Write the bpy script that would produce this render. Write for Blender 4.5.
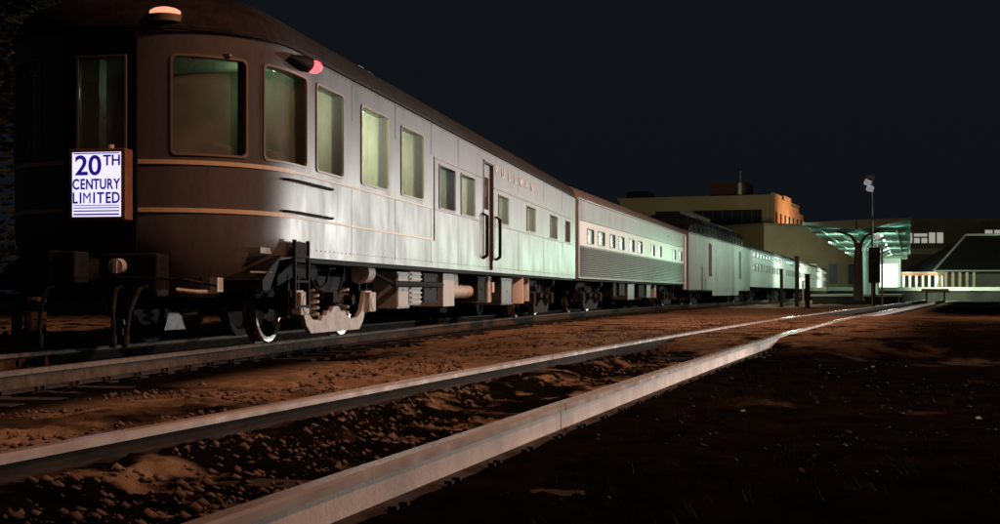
import bpy, math, random
import numpy as np
from mathutils import Vector, Matrix
from mathutils.geometry import tessellate_polygon
random.seed(7); rng = np.random.default_rng(7)
R = math.radians
for o in list(bpy.data.objects): bpy.data.objects.remove(o)
scn = bpy.context.scene
col = scn.collection
# ---------------------------------------------------------------- camera
cam = bpy.data.cameras.new('camera'); co = bpy.data.objects.new('camera', cam); col.objects.link(co)
co.location = (0, 0, .77); co.rotation_euler = (R(90), 0, 0)
cam.sensor_width = 36; cam.lens = 48.6; cam.shift_y = .031
cam.clip_start = .05; cam.clip_end = 5000
scn.camera = co
# ---------------------------------------------------------------- night sky
w = bpy.data.worlds.new('World'); scn.world = w; w.use_nodes = True
nt = w.node_tree; nt.nodes.clear()
wo = nt.nodes.new('ShaderNodeOutputWorld'); bg = nt.nodes.new('ShaderNodeBackground')
tc = nt.nodes.new('ShaderNodeTexCoord'); sx = nt.nodes.new('ShaderNodeSeparateXYZ'); cr = nt.nodes.new('ShaderNodeValToRGB')
nt.links.new(tc.outputs['Generated'], sx.inputs[0]); nt.links.new(sx.outputs['Z'], cr.inputs[0])
cr.color_ramp.elements[0].color = (.0046, .0060, .0084, 1); cr.color_ramp.elements[0].position = 0
cr.color_ramp.elements[1].color = (.0052, .0064, .0086, 1); cr.color_ramp.elements[1].position = .25
nt.links.new(cr.outputs[0], bg.inputs[0]); bg.inputs[1].default_value = 1
nt.links.new(bg.outputs[0], wo.inputs[0])
# ---------------------------------------------------------------- lamps
def lamp(kind, name, loc, power, color, size=.3, target=None, cone=None, blend=.5):
    l = bpy.data.lights.new(name, kind); l.energy = power; l.color = color
    if kind == 'SPOT': l.spot_size = R(cone); l.spot_blend = blend; l.shadow_soft_size = size
    elif kind == 'AREA': l.size = size
    else: l.shadow_soft_size = size
    o = bpy.data.objects.new(name, l); col.objects.link(o); o.location = loc
    if target is not None: o.rotation_euler = (Vector(target) - Vector(loc)).to_track_quat('-Z', 'Y').to_euler()
    return o
POWER_YARD = 4.8e4
lamp('SPOT', 'yard_floodlight', (64, 112, 7.2), POWER_YARD, (1, .96, .93), .7, (2.0, 3, 1.0), 35, 1.0)
lamp('SPOT', 'sodium_yard_lamp', (17, 10.2, 17), 8600, (1, .45, .27), .22, (-3, 14, 1.0), 110, .6)
lamp('SPOT', 'sodium_far_lamp', (24, 22, 19.0), 23000, (1, .47, .28), .5, (8, 42, 0), 100, .7)
lamp('SPOT', 'rail_fill_light', (9.5, 19, .8), 2200, (1, .86, .75), .15, (1.5, 9, .1), 62, .6)  # added light without a fixture, brightens the right rail's web
lamp('SPOT', 'platform_end_lamp', (15.8, 73, 2.6), 1250, (.50, 1, .64), .35, (3.4, 34, 1.2), 34, .8)
lamp('SPOT', 'bogie_fill_light', (21, 36, .9), 8200, (1, .97, .93), .2, (-.6, 19, .75), 24, .9)  # added low light that brightens the first bogie and under-floor boxes
lamp('SPOT', 'dirt_fill_light', (6.0, 9, 14), 3400, (1, .50, .29), .25, (-1.6, 9.8, 0), 46, .9)  # added overhead light, no pole: brightens the dirt between the tracks
lamp('SPOT', 'far_rail_fill_light', (46, 98, 6), 9000, (1, .98, .9), .4, (24, 72, 0), 60, .5)  # added unseen light that brightens the far stretch of the rails
scn.view_settings.view_transform = 'Standard'; scn.view_settings.look = 'None'
scn.view_settings.exposure = 0; scn.view_settings.gamma = 1
scn.render.engine = 'CYCLES'

# ================================================================ helpers
def tag(o, label=None, cat=None, group=None, kind=None):
    if label: o['label'] = label
    if cat: o['category'] = cat
    if group: o['group'] = group
    if kind: o['kind'] = kind
    return o
def empty(name, loc=(0, 0, 0), rz=0, label=None, cat=None, group=None):
    o = bpy.data.objects.new(name, None); col.objects.link(o); o.location = loc; o.rotation_euler = (0, 0, rz)
    return tag(o, label, cat, group)
class MB:
    def __init__(s): s.v = []; s.f = []; s.m = []
    def add(s, vs, fs, mi=0):
        b = len(s.v); s.v += [tuple(p) for p in vs]
        for f in fs: s.f.append([b + i for i in f]); s.m.append(mi)
        return s
    def box(s, x0, x1, y0, y1, z0, z1, mi=0, M=None):
        vs = [Vector((x, y, z)) for z in (z0, z1) for y in (y0, y1) for x in (x0, x1)]
        if M is not None: vs = [M @ p for p in vs]
        return s.add(vs, [(0, 2, 3, 1), (4, 5, 7, 6), (0, 1, 5, 4), (2, 6, 7, 3), (0, 4, 6, 2), (1, 3, 7, 5)], mi)
    def cyl(s, p0, p1, r, n=16, r1=None, mi=0, cap=True):
        p0 = Vector(p0); p1 = Vector(p1); r1 = r if r1 is None else r1
        d = (p1 - p0).normalized(); q = d.to_track_quat('Z', 'Y'); vs = []
        for p, rr in ((p0, r), (p1, r1)):
            for i in range(n):
                a = 2 * math.pi * i / n; vs.append(p + q @ Vector((rr * math.cos(a), rr * math.sin(a), 0)))
        fs = [(i, (i + 1) % n, n + (i + 1) % n, n + i) for i in range(n)]
        if cap: fs += [tuple(range(n))[::-1], tuple(range(n, 2 * n))]
        return s.add(vs, fs, mi)
    def tube(s, pts, r, n=8, mi=0):
        for a, b in zip(pts[:-1], pts[1:]): s.cyl(a, b, r, n, None, mi)
        for p in pts[1:-1]: s.ball(p, r, mi, 4, n)
        return s
    def ball(s, c, r, mi=0, nr=8, ns=12, sc=(1, 1, 1)):
        vs = []; fs = []
        for j in range(nr + 1):
            t = math.pi * j / nr
            for i in range(ns):
                a = 2 * math.pi * i / ns
                vs.append((c[0] + sc[0] * r * math.sin(t) * math.cos(a), c[1] + sc[1] * r * math.sin(t) * math.sin(a), c[2] + sc[2] * r * math.cos(t)))
        for j in range(nr):
            for i in range(ns): fs.append((j * ns + i, (j + 1) * ns + i, (j + 1) * ns + (i + 1) % ns, j * ns + (i + 1) % ns))
        return s.add(vs, fs, mi)
    def prism(s, poly, y0, y1, mi=0, M=None):
        """poly in (x,z), extruded along y"""
        n = len(poly); vs = [Vector((p[0], y, p[1])) for y in (y0, y1) for p in poly]
        if M is not None: vs = [M @ p for p in vs]
        tris = tessellate_polygon([[Vector((p[0], p[1], 0)) for p in poly]])
        fs = [tuple(t) for t in tris] + [tuple(i + n for i in t) for t in tris]
        fs += [(i, (i + 1) % n, n + (i + 1) % n, n + i) for i in range(n)]
        return s.add(vs, fs, mi)
    def build(s, name, mats, parent=None, smooth=False, bevel=0, angle=40):
        me = bpy.data.meshes.new(name); me.from_pydata(s.v, [], s.f)
        if not isinstance(mats, (list, tuple)): mats = [mats]
        for m in mats: me.materials.append(m)
        if len(mats) > 1: me.polygons.foreach_set('material_index', s.m)
        import bmesh
        bm = bmesh.new(); bm.from_mesh(me)
        if len(bm.faces) < 60000:
            bmesh.ops.remove_doubles(bm, verts=bm.verts, dist=1e-5) if smooth else None
            bmesh.ops.recalc_face_normals(bm, faces=bm.faces)
        bm.to_mesh(me); bm.free()
        if smooth:
            me.polygons.foreach_set('use_smooth', [True] * len(me.polygons))
            me.set_sharp_from_angle(angle=R(angle))
        o = bpy.data.objects.new(name, me); col.objects.link(o)
        if parent: o.parent = parent
        if bevel:
            b = o.modifiers.new('bevel', 'BEVEL'); b.width = bevel; b.segments = 2; b.limit_method = 'ANGLE'
        return o
def copy_tree(o, parent=None):
    c = o.copy(); col.objects.link(c); c.parent = parent
    for ch in list(kids.get(o.name, [])): copy_tree(ch, c)
    return c
kids = {}
def snapshot():
    kids.clear()
    for o in bpy.data.objects:
        if o.parent: kids.setdefault(o.parent.name, []).append(o)
def text_mesh(name, s, size, mat, parent, M, depth=.004, spacing=1.0, sx_=1.0, bold=0.0):
    cu = bpy.data.curves.new(name, 'FONT'); cu.body = s; cu.size = size; cu.extrude = depth; cu.space_character = spacing
    cu.align_x = 'CENTER'; cu.offset = bold
    t = bpy.data.objects.new('tmp_text', cu); col.objects.link(t)
    bpy.context.view_layer.update()
    me = bpy.data.meshes.new_from_object(t.evaluated_get(bpy.context.evaluated_depsgraph_get()))
    bpy.data.objects.remove(t)
    me.materials.clear(); me.materials.append(mat); me.name = name
    me.transform(M @ Matrix.Diagonal((sx_, 1, 1, 1)))
    o = bpy.data.objects.new(name, me); col.objects.link(o); o.parent = parent
    return o

# ---------------------------------------------------------------- materials
def mat(name, c, rough=.6, metal=0., spec=.5, c2=None, ns=4., nd=6., bump=0., bs=20., rvar=0., stretch=(1, 1, 1), emit=None, es=0., coat=0., lo=.35, hi=.65):
    m = bpy.data.materials.new(name); m.use_nodes = True; t = m.node_tree; b = t.nodes['Principled BSDF']
    b.inputs['Base Color'].default_value = (*c, 1); b.inputs['Roughness'].default_value = rough; b.inputs['Metallic'].default_value = metal
    b.inputs['Specular IOR Level'].default_value = spec; b.inputs['Coat Weight'].default_value = coat
    L = t.links.new
    if c2 or bump or rvar:
        tx = t.nodes.new('ShaderNodeTexCoord'); mp = t.nodes.new('ShaderNodeMapping'); mp.inputs['Scale'].default_value = stretch
        L(tx.outputs['Object'], mp.inputs[0])
        n = t.nodes.new('ShaderNodeTexNoise'); n.inputs['Scale'].default_value = ns; n.inputs['Detail'].default_value = nd; n.inputs['Roughness'].default_value = .62
        L(mp.outputs[0], n.inputs['Vector'])
    if c2:
        r = t.nodes.new('ShaderNodeValToRGB'); r.color_ramp.elements[0].position = lo; r.color_ramp.elements[1].position = hi
        r.color_ramp.elements[0].color = (*c, 1); r.color_ramp.elements[1].color = (*c2, 1)
        L(n.outputs[0], r.inputs[0]); L(r.outputs[0], b.inputs['Base Color'])
    if rvar:
        mr = t.nodes.new('ShaderNodeMapRange'); mr.inputs['From Min'].default_value = .3; mr.inputs['From Max'].default_value = .7
        mr.inputs['To Min'].default_value = max(.02, rough - rvar); mr.inputs['To Max'].default_value = min(1, rough + rvar)
        L(n.outputs[0], mr.inputs[0]); L(mr.outputs[0], b.inputs['Roughness'])
    if bump:
        n2 = t.nodes.new('ShaderNodeTexNoise'); n2.inputs['Scale'].default_value = bs; n2.inputs['Detail'].default_value = 5
        L(mp.outputs[0], n2.inputs['Vector'])
        bp = t.nodes.new('ShaderNodeBump'); bp.inputs['Strength'].default_value = bump; bp.inputs['Distance'].default_value = .02
        L(n2.outputs[0], bp.inputs['Height']); L(bp.outputs[0], b.inputs['Normal'])
    if emit: b.inputs['Emission Color'].default_value = (*emit, 1); b.inputs['Emission Strength'].default_value = es
    return m
def streaky(name, c, c2, rough, metal, spec=.5, vs=9., bump=.02, coat=0, dirt=(.05, .045, .04), dirt_amt=.5, rv=0):
    """weathered painted sheet: vertical run marks, broad patches, grime towards the sill"""
    m = mat(name, c, rough, metal, spec, coat=coat); t = m.node_tree; b = t.nodes['Principled BSDF']; L = t.links.new
    tx = t.nodes.new('ShaderNodeTexCoord')
    def noise(sc, scale, det=5):
        mp = t.nodes.new('ShaderNodeMapping'); mp.inputs['Scale'].default_value = sc; L(tx.outputs['Object'], mp.inputs[0])
        n = t.nodes.new('ShaderNodeTexNoise'); n.inputs['Scale'].default_value = scale; n.inputs['Detail'].default_value = det; n.inputs['Roughness'].default_value = .6
        L(mp.outputs[0], n.inputs['Vector']); return n
    n1 = noise((1, 1, .12), vs); n2 = noise((1, 1, 1), 1.1); n3 = noise((1, 1, .4), 30, 8)
    def mix(a, bb, f, op='MIX'):
        x = t.nodes.new('ShaderNodeMix'); x.data_type = 'RGBA'; x.blend_type = op
        for s_, v in ((6, a), (7, bb)):
            if isinstance(v, tuple): x.inputs[s_].default_value = (*v, 1)
            else: L(v, x.inputs[s_])
        if isinstance(f, float): x.inputs[0].default_value = f
        else: L(f, x.inputs[0])
        return x.outputs[2]
    def rng_(n, a, bb, lo=0., hi=1.):
        q = t.nodes.new('ShaderNodeMapRange'); q.inputs[1].default_value = a; q.inputs[2].default_value = bb; q.inputs[3].default_value = lo; q.inputs[4].default_value = hi
        L(n.outputs[0], q.inputs[0]); return q.outputs[0]
    base = mix(c, c2, rng_(n1, .38, .62, .1, .75))
    base = mix(base, c2, rng_(n2, .4, .65, 0, .6))
    base = mix(base, dirt, rng_(n3, .52, .75, 0, dirt_amt))
    L(base, b.inputs['Base Color'])
    ra = rng_(n1, .35, .65, max(.05, rough - .02), rough + .03); 
    if rv:
        ad = t.nodes.new('ShaderNodeMath'); ad.operation = 'ADD'; n4 = noise((1, 1, .45), 2.6, 7)
        L(ra, ad.inputs[0]); L(rng_(n4, .35, .68, -rv, rv), ad.inputs[1]); ra = ad.outputs[0]
    L(ra, b.inputs['Roughness'])
    nb = noise((1, 1, .5), 2.2, 3)
    bp = t.nodes.new('ShaderNodeBump'); bp.inputs['Strength'].default_value = bump; bp.inputs['Distance'].default_value = .25
    L(nb.outputs[0], bp.inputs['Height']); L(bp.outputs[0], b.inputs['Normal'])
    return m
M = {}
M['car_paint'] = streaky('car_paint', (.095, .093, .098), (.150, .147, .147), .38, .0, spec=.40, vs=3, bump=.003, rv=.05)
M['car_roof'] = mat('car_roof', (.014, .012, .011), .75, 0, .2, c2=(.038, .030, .027), ns=6, bump=.3, bs=14)
M['belt'] = mat('belt_stripe', (.85, .68, .46), .45, 0, .5)
M['frame'] = mat('window_trim', (.30, .25, .20), .45, .2, .3)
M['frame_silver'] = mat('window_trim_silver', (.30, .30, .29), .5, .2, .3)
M['rubber'] = mat('dark_rubber', (.012, .012, .012), .7, 0, .3, bump=.2, bs=40)
M['black'] = mat('black_metal', (.009, .009, .009), .7, 0, .1, c2=(.022, .020, .018), ns=9, bump=.2, bs=30)
M['bogie'] = mat('bogie_metal', (.010, .009, .009), .75, 0, .1, c2=(.035, .030, .027), ns=12, bump=.4, bs=25)
M['equalizer'] = mat('pale_lit_steel', (.50, .48, .43), .6, .0, .5, c2=(.78, .76, .70), ns=7, bump=.3, bs=30)  # cream tone puts the lamplight on these parts into the colour
M['tread'] = mat('wheel_tread', (.42, .40, .38), .3, .9, .5, c2=(.28, .25, .23), ns=20)
M['box_pale'] = streaky('equipment_beige', (.46, .49, .46), (.58, .60, .57), .6, 0, dirt_amt=.4)
M['box_grey'] = mat('equipment_grey', (.05, .05, .05), .5, .2, .4, c2=(.11, .105, .10), ns=8)
M['stainless'] = streaky('stainless_side', (.13, .118, .108), (.22, .20, .185), .5, .35, vs=3, bump=.03, dirt_amt=.35)
M['white_band'] = streaky('white_window_band', (.72, .72, .68), (.80, .80, .77), .45, 0, vs=5, dirt_amt=.15)
M['silver'] = streaky('silver_paint', (.14, .195, .155), (.20, .26, .21), .5, .1, vs=2.2, bump=.02, dirt_amt=.15)
M['pale_car'] = streaky('pale_car_side', (.62, .64, .58), (.74, .75, .70), .45, .1, vs=4, dirt_amt=.2)
M['pane_glow'] = mat('dim_glow_glass', (.10, .13, .11), .22, 0, .3, c2=(.17, .21, .18), ns=1.5, emit=(.75, 1, .80), es=.055)  # faint glow put into the panes, no lamps stand behind them
M['dome_glass'] = mat('dome_glass', (.010, .014, .013), .12, 0, .6, c2=(.025, .035, .03), ns=2)
def glass():
    m = bpy.data.materials.new('dusty_window_glass'); m.use_nodes = True; t = m.node_tree; t.nodes.clear(); L = t.links.new
    o = t.nodes.new('ShaderNodeOutputMaterial'); tr = t.nodes.new('ShaderNodeBsdfTransparent'); tr.inputs[0].default_value = (.88, .93, .84, 1)
    gl = t.nodes.new('ShaderNodeBsdfGlossy'); gl.inputs['Roughness'].default_value = .04
    df = t.nodes.new('ShaderNodeBsdfDiffuse'); df.inputs[0].default_value = (.5, .5, .44, 1)
    fr = t.nodes.new('ShaderNodeFresnel'); fr.inputs[0].default_value = 1.45
    m1 = t.nodes.new('ShaderNodeMixShader'); m2 = t.nodes.new('ShaderNodeMixShader')
    n = t.nodes.new('ShaderNodeTexNoise'); n.inputs['Scale'].default_value = 2.2; n.inputs['Detail'].default_value = 5
    tx = t.nodes.new('ShaderNodeTexCoord'); L(tx.outputs['Object'], n.inputs['Vector'])
    q = t.nodes.new('ShaderNodeMapRange'); q.inputs[1].default_value = .35; q.inputs[2].default_value = .7; q.inputs[3].default_value = .16; q.inputs[4].default_value = .42
    L(n.outputs[0], q.inputs[0]); L(q.outputs[0], m1.inputs[0])
    L(tr.outputs[0], m1.inputs[1]); L(df.outputs[0], m1.inputs[2])
    L(fr.outputs[0], m2.inputs[0]); L(m1.outputs[0], m2.inputs[1]); L(gl.outputs[0], m2.inputs[2]); L(m2.outputs[0], o.inputs[0])
    return m
M['glass'] = glass()
M['interior'] = mat('interior_panel', (.30, .32, .25), .6, 0, .3, c2=(.42, .44, .35), ns=1.5)
M['interior_dark'] = mat('interior_upholstery', (.07, .08, .055), .8, c2=(.13, .14, .10), ns=1.2)
M['red_lens'] = mat('red_marker_lens', (.6, .02, .04), .2, emit=(1, .05, .06), es=5)
M['lamp_warm'] = mat('warm_lamp_lens', (.8, .5, .4), .2, emit=(1, .42, .26), es=1.0)
M['lamp_white'] = mat('ceiling_lamp_lens', (.8, .8, .8), .2, emit=(.88, 1, .80), es=4)
M['sign_white'] = mat('lit_sign_panel', (.8, .8, .85), .3, emit=(.78, .74, 1), es=1.15)
M['sign_blue'] = mat('sign_blue_letter', (.02, .01, .25), .4, emit=(.05, .02, .5), es=.35)
M['sign_frame'] = mat('copper_sign_frame', (.38, .17, .09), .4, .5, .5, c2=(.48, .25, .15), ns=10)
M['letter'] = mat('pale_lettering', (.9, .9, .88), .4)
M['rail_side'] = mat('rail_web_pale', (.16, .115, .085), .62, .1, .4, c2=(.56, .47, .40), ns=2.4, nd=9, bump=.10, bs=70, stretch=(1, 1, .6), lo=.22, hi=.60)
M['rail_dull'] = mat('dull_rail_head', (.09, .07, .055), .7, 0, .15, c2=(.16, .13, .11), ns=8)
M['rail_shaded'] = mat('rail_web_shaded', (.018, .014, .011), .9, 0, .1, c2=(.05, .038, .029), ns=3, nd=8)  # left rail web, its shade painted in as a darker brown
M['rail_foot'] = mat('rail_foot_grime_shade', (.018, .013, .010), .9, 0, .2, c2=(.05, .034, .025), ns=9)  # also paints the shade on the left rail's lower web
M['rail_rust'] = mat('rail_web_rust', (.05, .036, .026), .9, 0, .1, c2=(.11, .08, .058), ns=8, bump=.3, bs=40)
M['rail_top'] = mat('polished_rail_head', (.62, .58, .55), .24, .4, .5, c2=(.66, .62, .60), ns=5, rvar=.05)
M['tie'] = mat('old_timber_tie', (.020, .014, .010), .9, 0, .2, c2=(.075, .052, .036), ns=3, bump=.7, bs=9, stretch=(1, 8, 8))
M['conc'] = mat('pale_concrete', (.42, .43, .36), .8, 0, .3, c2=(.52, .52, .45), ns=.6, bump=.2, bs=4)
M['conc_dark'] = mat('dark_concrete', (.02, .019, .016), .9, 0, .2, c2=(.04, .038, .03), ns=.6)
M['annex'] = mat('annex_render', (.13, .105, .06), .9, 0, .2, c2=(.18, .15, .09), ns=.2)
M['bldg'] = mat('beige_render', (.34, .28, .16), .85, 0, .3, c2=(.42, .36, .22), ns=.15)
M['bldg_dark'] = mat('dark_glazing', (.02, .024, .02), .25, 0, .5)
M['brick_red'] = mat('orange_brick', (.44, .27, .15), .85, 0, .3, c2=(.56, .36, .21), ns=.5)
M['bldg2'] = mat('brown_grey_wall', (.075, .068, .055), .85, 0, .3, c2=(.11, .10, .08), ns=.2)
M['win_lit'] = mat('lit_office_window', (.8, .8, .75), .3, c2=(.6, .6, .55), ns=.4, emit=(1, 1, .88), es=.30)
M['canopy'] = mat('teal_canopy_soffit', (.05, .26, .19), .7, 0, .2, c2=(.08, .33, .25), ns=.5)
M['canopy_edge'] = mat('canopy_fascia', (.26, .33, .27), .6)
M['col_white'] = mat('pale_column', (.60, .68, .60), .6, c2=(.68, .74, .68), ns=1)
M['timber'] = mat('pale_timber', (.38, .34, .22), .75, c2=(.5, .45, .3), ns=2)
M['red_beam'] = mat('red_beam', (.42, .14, .08), .7)
M['trunk'] = mat('bark', (.06, .042, .03), .9, c2=(.1, .075, .05), ns=5, bump=.6, bs=8)
M['leaf'] = mat('dark_leaf', (.018, .028, .010), .7, 0, .2, c2=(.05, .05, .02), ns=.8)
M['stone'] = mat('ballast_stone', (.10, .065, .045), .85, 0, .3, c2=(.20, .145, .11), ns=3)
M['weed'] = mat('dry_weed', (.014, .013, .008), .9, 0, .1, c2=(.045, .038, .022), ns=3)
M['pole'] = mat('galvanised_pole', (.16, .16, .16), .5, .6)
M['lamp_head'] = mat('floodlight_housing', (.6, .6, .6), .4, .2, emit=(.9, .9, 1), es=.22)

# ================================================================ track alignments (plan curves)
def path(x0, y0, fn, s0, s1, n=4000):
    S = np.linspace(s0, s1, n); ds = S[1] - S[0]; A = np.radians([fn(s) for s in S])
    X = np.cumsum(np.sin(A)) * ds; Y = np.cumsum(np.cos(A)) * ds
    i = int(np.argmin(abs(S))); X += x0 - X[i]; Y += y0 - Y[i]
    return S, X, Y, A
def cen(L, t, deg):
    a = R(deg); return (-L * math.cos(a) + t * math.sin(a), L * math.sin(a) + t * math.cos(a))
T = path(*cen(6.18, 11.2, 10.0), lambda s: min(10.7 + .146 * (s - 13), 16.7), -40, 300)
FP = path(*cen(2.41, 0, 16.2), lambda s: min(16.2 + .1 * (s - 5), 19.7), -12, 200)
def at(P, s, off=0):
    S, X, Y, A = P; x = np.interp(s, S, X); y = np.interp(s, S, Y); a = np.interp(s, S, A)
    return float(x + off * math.cos(a)), float(y - off * math.sin(a)), float(a)
def carpose(k):
    s0 = 26.1 * k; ax, ay, _ = at(T, s0 + 3.9); bx, by, _ = at(T, s0 + 22.2)
    return (ax + bx) / 2, (ay + by) / 2, math.atan2(bx - ax, by - ay)

# ================================================================ ground
def hash2(ix, iy, seed):
    h = (ix.astype(np.int64) * 374761393 + iy.astype(np.int64) * 668265263 + seed * 974711) & 0x7fffffff
    h = ((h ^ (h >> 13)) * 1274126177) & 0x7fffffff
    return ((h ^ (h >> 16)) & 0xffff) / 65535.
def vnoise(x, y, seed=0):
    ix = np.floor(x); iy = np.floor(y); fx = x - ix; fy = y - iy
    fx = fx * fx * (3 - 2 * fx); fy = fy * fy * (3 - 2 * fy)
    a = hash2(ix, iy, seed); b = hash2(ix + 1, iy, seed); c = hash2(ix, iy + 1, seed); d = hash2(ix + 1, iy + 1, seed)
    return (a * (1 - fx) + b * fx) * (1 - fy) + (c * (1 - fx) + d * fx) * fy
def fbm(x, y, o=4, seed=0):
    r = 0; amp = .5
    for i in range(o): r = r + amp * vnoise(x, y, seed + i); x = x * 2.03 + 11.3; y = y * 2.03 + 5.1; amp *= .5
    return r / (1 - .5 ** o)
def lateral(P, X, Y):
    """signed offset (right +) from an alignment, from coordinates"""
    S, PX, PY, A = P
    px = np.interp(Y, PY, PX); a = np.interp(Y, PY, A)
    return (X - px) * np.cos(a)
def smooth(x, a, b): t = np.clip((x - a) / (b - a), 0, 1); return t * t * (3 - 2 * t)
def ground_z(X, Y):
    lf = lateral(FP, X, Y); lt = lateral(T, X, Y)
    tie_f = 0*np.exp(-(np.abs(lf) / 1.5) ** 4); tie_t = np.exp(-(np.abs(lt) / 1.5) ** 4)
    z = -.032 + .0 * X
    fl = 1 - .8 * (1 - smooth(np.abs(lf), 1.1, 1.7))
    z = z + fl * .085 * (fbm(X * .8, Y * .8, 3, 3) - .5) + fl * .07 * (fbm(X * 3.4, Y * 3.4, 4, 9) - .5) + .045 * (fbm(X * 13, Y * 13, 3, 21) - .5)
    # low spill of dirt between the two tracks, a shallow ditch beyond the right rail
    mid = smooth(lt, 1.6, 2.3) * (1 - smooth(lf, -1.7, -1.1))
    z = z + mid * (.05 + .06 * (fbm(X * .6, Y * .6, 3, 40) - .5))
    z = z + .05 * smooth(lf, .80, 1.0) * (1 - smooth(lf, 1.5, 2.2))
    z = z - .12 * smooth(lf, 1.4, 3.2) * (1 - smooth(Y, 60, 100))
    cross = smooth(Y, 16.5, 19.5) * (1 - smooth(Y, 34, 50)) * smooth(lt, 2.0, 3.0) * (1 - smooth(lf, 5, 9))
    nn = .05 * (fbm(X * 7, Y * 7, 3, 71) - .5)
    near = 1 - smooth(Y, 15, 17)
    z = np.maximum(z, np.where(near > 0, (.075 + nn) * smooth(lf, -.715, -.66) * (1 - smooth(lf, -.52, -.25)) * near - .1 * (1 - near), -9))
    z = np.maximum(z, np.where(near > 0, (.032 + nn * .5) * smooth(lf, .72, .80) * (1 - smooth(lf, .95, 1.25)) * near - .1 * (1 - near), -9))
    z = np.minimum(z, np.where((np.abs(np.abs(lf) - .72) < .03), -.0, 9)); z = np.minimum(z, np.where(np.abs(np.abs(lt) - .72) < .16, -.015, 9))
    z = z + np.where(np.abs(lf) < .55, .030 * smooth(fbm(X * 4.5, Y * 4.5, 5, 31), .46, .70), 0)
    z = np.where((np.abs(lf) < 1.3) & (np.abs(np.abs(lf) - .72) > .16), np.minimum(z, .075), z)
    zc = .135 + .05 * (fbm(X * 1.6, Y * 1.6, 4, 61) - .5) + .02 * (fbm(X * 9, Y * 9, 2, 62) - .5)
    z = z * (1 - cross) + zc * cross
    z = np.where(cross > .5, np.minimum(z, np.where(np.abs(np.abs(lf) - .7175) < .05, .178, 9)), z)
    return z
def dirt_mask(X, Y):
    lf = lateral(FP, X, Y); lt = lateral(T, X, Y)
    n = fbm(X * .55, Y * .3, 4, 77)
    n2 = fbm(X * 2.2, Y * 2.2, 4, 99)
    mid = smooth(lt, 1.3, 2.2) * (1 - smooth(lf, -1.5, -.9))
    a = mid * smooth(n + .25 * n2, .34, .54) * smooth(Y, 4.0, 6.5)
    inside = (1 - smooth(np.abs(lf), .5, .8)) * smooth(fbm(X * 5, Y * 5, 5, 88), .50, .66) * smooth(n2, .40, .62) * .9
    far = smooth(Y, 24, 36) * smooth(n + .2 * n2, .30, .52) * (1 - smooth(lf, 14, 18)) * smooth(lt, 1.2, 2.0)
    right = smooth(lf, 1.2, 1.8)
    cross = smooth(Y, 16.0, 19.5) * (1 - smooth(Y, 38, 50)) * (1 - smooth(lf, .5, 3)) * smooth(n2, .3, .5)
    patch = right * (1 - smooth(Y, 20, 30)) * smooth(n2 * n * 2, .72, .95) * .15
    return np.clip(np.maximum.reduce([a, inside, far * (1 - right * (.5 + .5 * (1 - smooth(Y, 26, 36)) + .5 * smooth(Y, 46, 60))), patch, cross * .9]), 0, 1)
ang = np.concatenate([np.radians(np.linspace(-180, -32, 60, endpoint=False)), np.radians(np.linspace(-32, 32, 620, endpoint=False)), np.radians(np.linspace(32, 180, 60))])
rad = np.concatenate([np.geomspace(1.2, 60, 520, endpoint=False), np.geomspace(60, 3000, 90)])
AA, RR = np.meshgrid(ang, rad); GX = RR * np.sin(AA); GY = RR * np.cos(AA)
GZ = ground_z(GX, GY); GZ = np.where(RR > 250, -.05, GZ)
na = len(ang); nr = len(rad)
V = np.stack([GX, GY, GZ], -1).reshape(-1, 3)
idx = np.arange(na * nr).reshape(nr, na)
F4 = np.stack([idx[:-1, :-1], idx[:-1, 1:], idx[1:, 1:], idx[1:, :-1]], -1).reshape(-1, 4)
me = bpy.data.meshes.new('ground')
c0 = len(V); V = np.vstack([V, [[0, 0, -.05]]])
fan = np.stack([np.full(na - 1, c0), idx[0, 1:], idx[0, :-1]], -1)
me.vertices.add(len(V)); me.vertices.foreach_set('co', V.ravel())
nl = F4.size + fan.size; me.loops.add(nl); me.loops.foreach_set('vertex_index', np.concatenate([F4.ravel()[::1], fan.ravel()]))
me.polygons.add(len(F4) + len(fan))
me.polygons.foreach_set('loop_start', np.concatenate([np.arange(len(F4)) * 4, F4.size + np.arange(len(fan)) * 3]))
me.polygons.foreach_set('use_smooth', np.ones(len(F4) + len(fan), bool))
me.update(); me.validate()
me.flip_normals()
at_ = me.attributes.new('dirt', 'FLOAT', 'POINT'); at_.data.foreach_set('value', np.concatenate([dirt_mask(GX, GY).ravel(), [0]]).astype(np.float32))
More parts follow.
